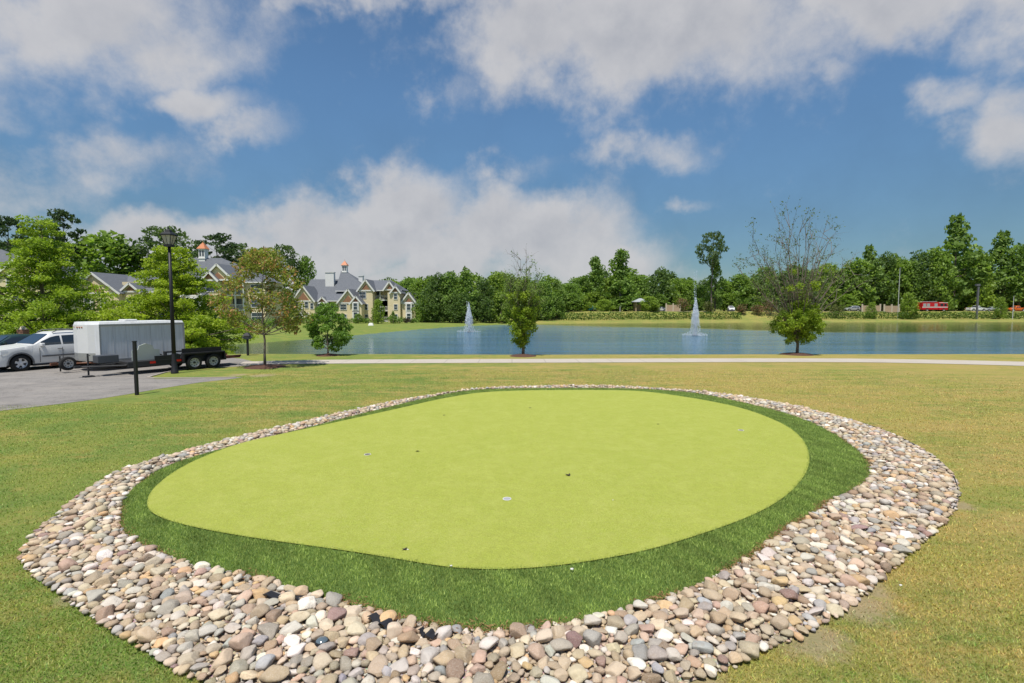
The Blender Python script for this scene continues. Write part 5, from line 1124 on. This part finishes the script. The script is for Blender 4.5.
x, y, z = far(660, RY-2); car('parked_car', 'white sedan across the pond left of the second fountain', 'car', (x, y, z), 0, m_white, 'sedan', 'vehicles on the far road', 4.6, 1.8, False)
x, y, z = far(731, RY-2); car('parked_van', 'white van seen end-on across the pond right of the second fountain', 'van', (x, y, z), 1.3, m_white, 'suv', 'vehicles on the far road', 4.8, 1.9, False)
x, y, z = far(852, RY-2); car('parked_car', 'pale blue-white car under the trees left of the tan walls', 'car', (x, y, z), 0, m_silver, 'suv', 'vehicles on the far road', 4.6, 1.8, False)
x = AT(428, 321, 133).x; car('parked_car', 'navy car parked right of the last apartment wing', 'car', (x, 133, hz_(x, 133)+.01), .3, m_navy, 'sedan', None, 4.6, 1.8, False)
m_tan = flat('tan_wall', (.42, .31, .21), .85, var=.2)
for (a, b_, lab) in [(862, 880, 'left tan garden wall with pale posts left of the fire truck'), (884, 899, 'right tan garden wall with pale posts beside the light pole'), (666, 680, 'tan wooden fence behind the second fountain')]:
    x0, x1 = AT(a, 310, 166).x, AT(b_, 310, 166).x; z = hz_((x0+x1)/2, 166); r_ = thing('garden_wall', lab, 'wall', ((x0+x1)/2, 166, z-.3), 0, 'tan walls along the far road'); L2 = (x1-x0)/2
    MB().box(-L2, L2, -.1, .1, 0, 2.4).obj('wall_panel', m_tan, r_)
    for xx in (-L2, 0, L2): MB().box(xx-.18, xx+.18, -.19, .19, 0, 2.9).obj('wall_post', flat('pale_post', (.55, .47, .36), .8), r_)
x, y, z = far(640, 163); gz_ = thing('gazebo', 'small grey-roofed gazebo on tan brick columns across the pond', 'gazebo', (x, y, z-.4)); MB().frustum(0, 0, 3.4, 4.5, 2.4, 2.0, .3, .3).frustum(0, 0, 3.28, 3.395, 2.4, 2.0, 2.4, 2.0).obj('roof', flat('grey_metal_roof', (.33, .35, .36), .6), gz_)
for sx_ in (-1.6, 1.6):
    for sy_ in (-1.2, 1.2): MB().box(sx_-.15, sx_+.15, sy_-.15, sy_+.15, 0, 3.28).obj('column', m_tan, gz_)
MB().box(-.7, .7, .6, 1.0, 0, 2.6).obj('brick_hearth', m_tan, gz_)
for px, ty, Y, lab in [(898, 268, 160, 'thin pale light pole between the tan wall and the fire truck'), (620, 306, 158, 'short pale pole left of the gazebo'), (466, 276, 160, 'pale bare pole standing in the wood above the first fountain'), (1013, 296, 158, 'pale thin pole near the orange truck')]:
    x, y, z = far(px, Y); top = AT(px, ty, Y).z; r_ = thing('light_pole', lab, 'pole', (x, y, z-.3)); MB().tube([(0, 0, 0), (0, 0, top-z+.3)], [.11, .07], 8).obj('pole', flat('pale_pole', (.5, .5, .48), .6), r_); MB().box(-.1, .5, -.1, .1, top-z+.3, top-z+.4).obj('lamp_head', m_grey, r_)
x, y, z = far(977, 160); top = AT(977, 285, 160).z; r_ = thing('transformer_pole', 'dark post with a black box head in front of the white pickup', 'post', (x, y, z-.3)); MB().box(-.22, .22, -.2, .2, 0, top-z).obj('post', m_grey, r_); MB().box(-.8, .35, -.3, .3, top-z+.003, top-z+.6).obj('box', m_grey, r_)
P_ = G(371, 325.5, -.75); r_ = tag(MB().frustum(0, 0, 0, .55, .55, .4, .35, .25).obj('utility_box', m_trim, None, bevel=.05), 'small white utility box on the grass bank before the farther building', 'box'); r_.location = (P_.x, P_.y, hz_(P_.x, P_.y)-.03)
# ------------------------------------------------------------------ things on and near the green
def zg(x, y): return .10+.015*math.sin(x*.5)*math.sin(y*.4)
for px, py, lab, r_ in [(507, 499, 'white-lined golf hole in the middle of the putting green', .054), (367.5, 455, 'small golf hole on the left of the green, far half', .054), (741, 430, 'small golf hole on the right of the green', .054)]:
    p = G(px, py, .1); z = zg(p.x, p.y)+.004; o = thing('golf_hole', lab, 'golf hole', (p.x, p.y, z), 0, 'golf holes in the green')
    MB().lathe([(r_, .0015), (r_*1.12, .004), (r_*1.18, 0)], n=24).obj('rim', flat('cup_white', (.62, .62, .62), .5), o, smooth=True)
    MB().add([(r_*math.cos(a), r_*math.sin(a), .001) for a in np.linspace(0, 2*PI, 24, endpoint=False)], [tuple(range(24))]).obj('cup', flat('cup_grey', (.32, .32, .34), .6) if px == 507 else m_dark, o)  # flat disc without depth; its colour stands for the shaded cup inside
def leaf_bit(px, py, lab, s, col, seed, z=.1):
    q = random.Random(seed); p = G(px, py, z); m = MB()
    for i in range(4):
        a = q.uniform(0, 6.28); l = s*q.uniform(.5, 1); w_ = l*.35; x, y = q.uniform(-s, s)*.5, q.uniform(-s, s)*.3; c_, sn = math.cos(a), math.sin(a); h = q.uniform(.006, .02)
        pts = [(-l, 0, .002), (0, -w_, h), (l, 0, .004+h), (0, w_, h*.6)]; m.add([(x+u*c_-v*sn, y+u*sn+v*c_, zz) for u, v, zz in pts]+[(x+u*c_-v*sn, y+u*sn+v*c_, zz-.002) for u, v, zz in pts], [(0, 1, 2), (0, 2, 3), (4, 6, 5), (4, 7, 6)])
    o = m.obj('dead_leaf', col, fixn=False); o.location = (p.x, p.y, (zg(p.x, p.y) if z == .1 else z)+.004); tag(o, lab, 'leaf', 'dead leaves on the green')
m_dl = flat('dead_leaf', (.05, .035, .03), .8)
for i, (px, py, lab, s) in enumerate([(568, 475.5, 'dark curled leaf on the green right of the white-lined hole', .05), (404, 549, 'dark leaf near the lower left edge of the green', .045), (418, 452, 'dark leaf on the far half of the green', .045), (444, 416, 'tiny dark leaf near the far edge, left one', .04), (530, 408, 'tiny dark leaf near the far edge, middle one', .04), (658, 424, 'tiny dark leaf near the far edge, right one', .04)]): leaf_bit(px, py, lab, s, m_dl, i)
m_peb = flat('pale_pebble', (.6, .58, .52), .7)
for px, py, z, s, lab in [(572, 571, .10, .022, 'single white pebble on the dark turf collar'), (451, 566.5, .10, .018, 'white pebble at the lower edge of the green'), (408, 549, .105, .014, 'white speck of gravel beside the dark leaf'), (901, 586, .0, .018, 'pale stray stone on the lawn right of the bed'), (613, 500, .105, .01, 'white speck of gravel on the right of the green')]:
    p = G(px, py, z); V = PROT[2][int(px) % 24]*np.array([s, s*.8, s*.6]); o = npmesh('pebble', V, ICO[2][1], m_peb, smooth=True); o.location = (p.x, p.y, (zg(p.x, p.y) if z > .1 else z)+s*.4+(.015 if px == 572 else 0)); tag(o, lab, 'pebble', 'stray pebbles')
p = G(322, 645, .07); ul = thing('garden_light', 'small black round garden light among the stones at the front left', 'garden light', (p.x, p.y, .05)); MB().lathe([(.045, -.03), (.055, .03), (.06, .05), (.05, .065)], n=20).obj('housing', m_blk, ul, smooth=True); MB().lathe([(.05, .06), (.035, .078), (.001, .085)], n=20).obj('lens', flat('smoked_lens', (.10, .13, .15), .1, spec=.7), ul, smooth=True)
m_fab = flat('weed_cloth', (.02, .02, .024), .6, bumps=.5)
for i, (px, py, L, ang, lab) in enumerate([(283, 597, .34, -.15, 'black weed cloth scrap showing by the turf left of the plum stone'), (384, 623, .30, -.55, 'black weed cloth scrap by the turf right of the plum stone'), (428, 634, .16, -.4, 'small black weed cloth scrap under the turf lip')]):
    p = G(px, py, .08); m = MB(); vs = []; q = random.Random(i)
    for k in range(9):
        u = k/8-.5; w_ = .045*(1-abs(u)*1.2)+.008
        for s_ in (-1, 1): vs.append((u*L*2*.6, s_*w_+q.uniform(-.01, .01), .02*math.sin(k*1.7)+q.uniform(0, .02)))
    m.add(vs, [(2*k, 2*k+2, 2*k+3, 2*k+1) for k in range(8)]); o = m.obj('weed_cloth', m_fab, fixn=False); o.location = (p.x, p.y, .085); o.rotation_euler = (0, 0, ang); tag(o, lab, 'cloth', 'weed cloth scraps in the stone bed'); so2 = o.modifiers.new('t', 'SOLIDIFY'); so2.thickness = .004
p = G(232, 602, .09); o = MB().tube([(-.01, -.22, .02), (0, 0, .035), (.03, .24, .03)], [.005, .007, .004], 6).obj('twig', flat('dry_twig', (.38, .34, .28), .8)); o.location = (p.x, p.y, .07); o.rotation_euler = (0, 0, -.1); tag(o, 'thin pale twig lying on the stones at the left front', 'twig')
# drop unused prototypes
for kind, Ls in PROTO.items():
    for k, r0 in enumerate(Ls):
        if (kind, k) not in used:
            for c in list(r0.children): bpy.data.objects.remove(c)
            bpy.data.objects.remove(r0)
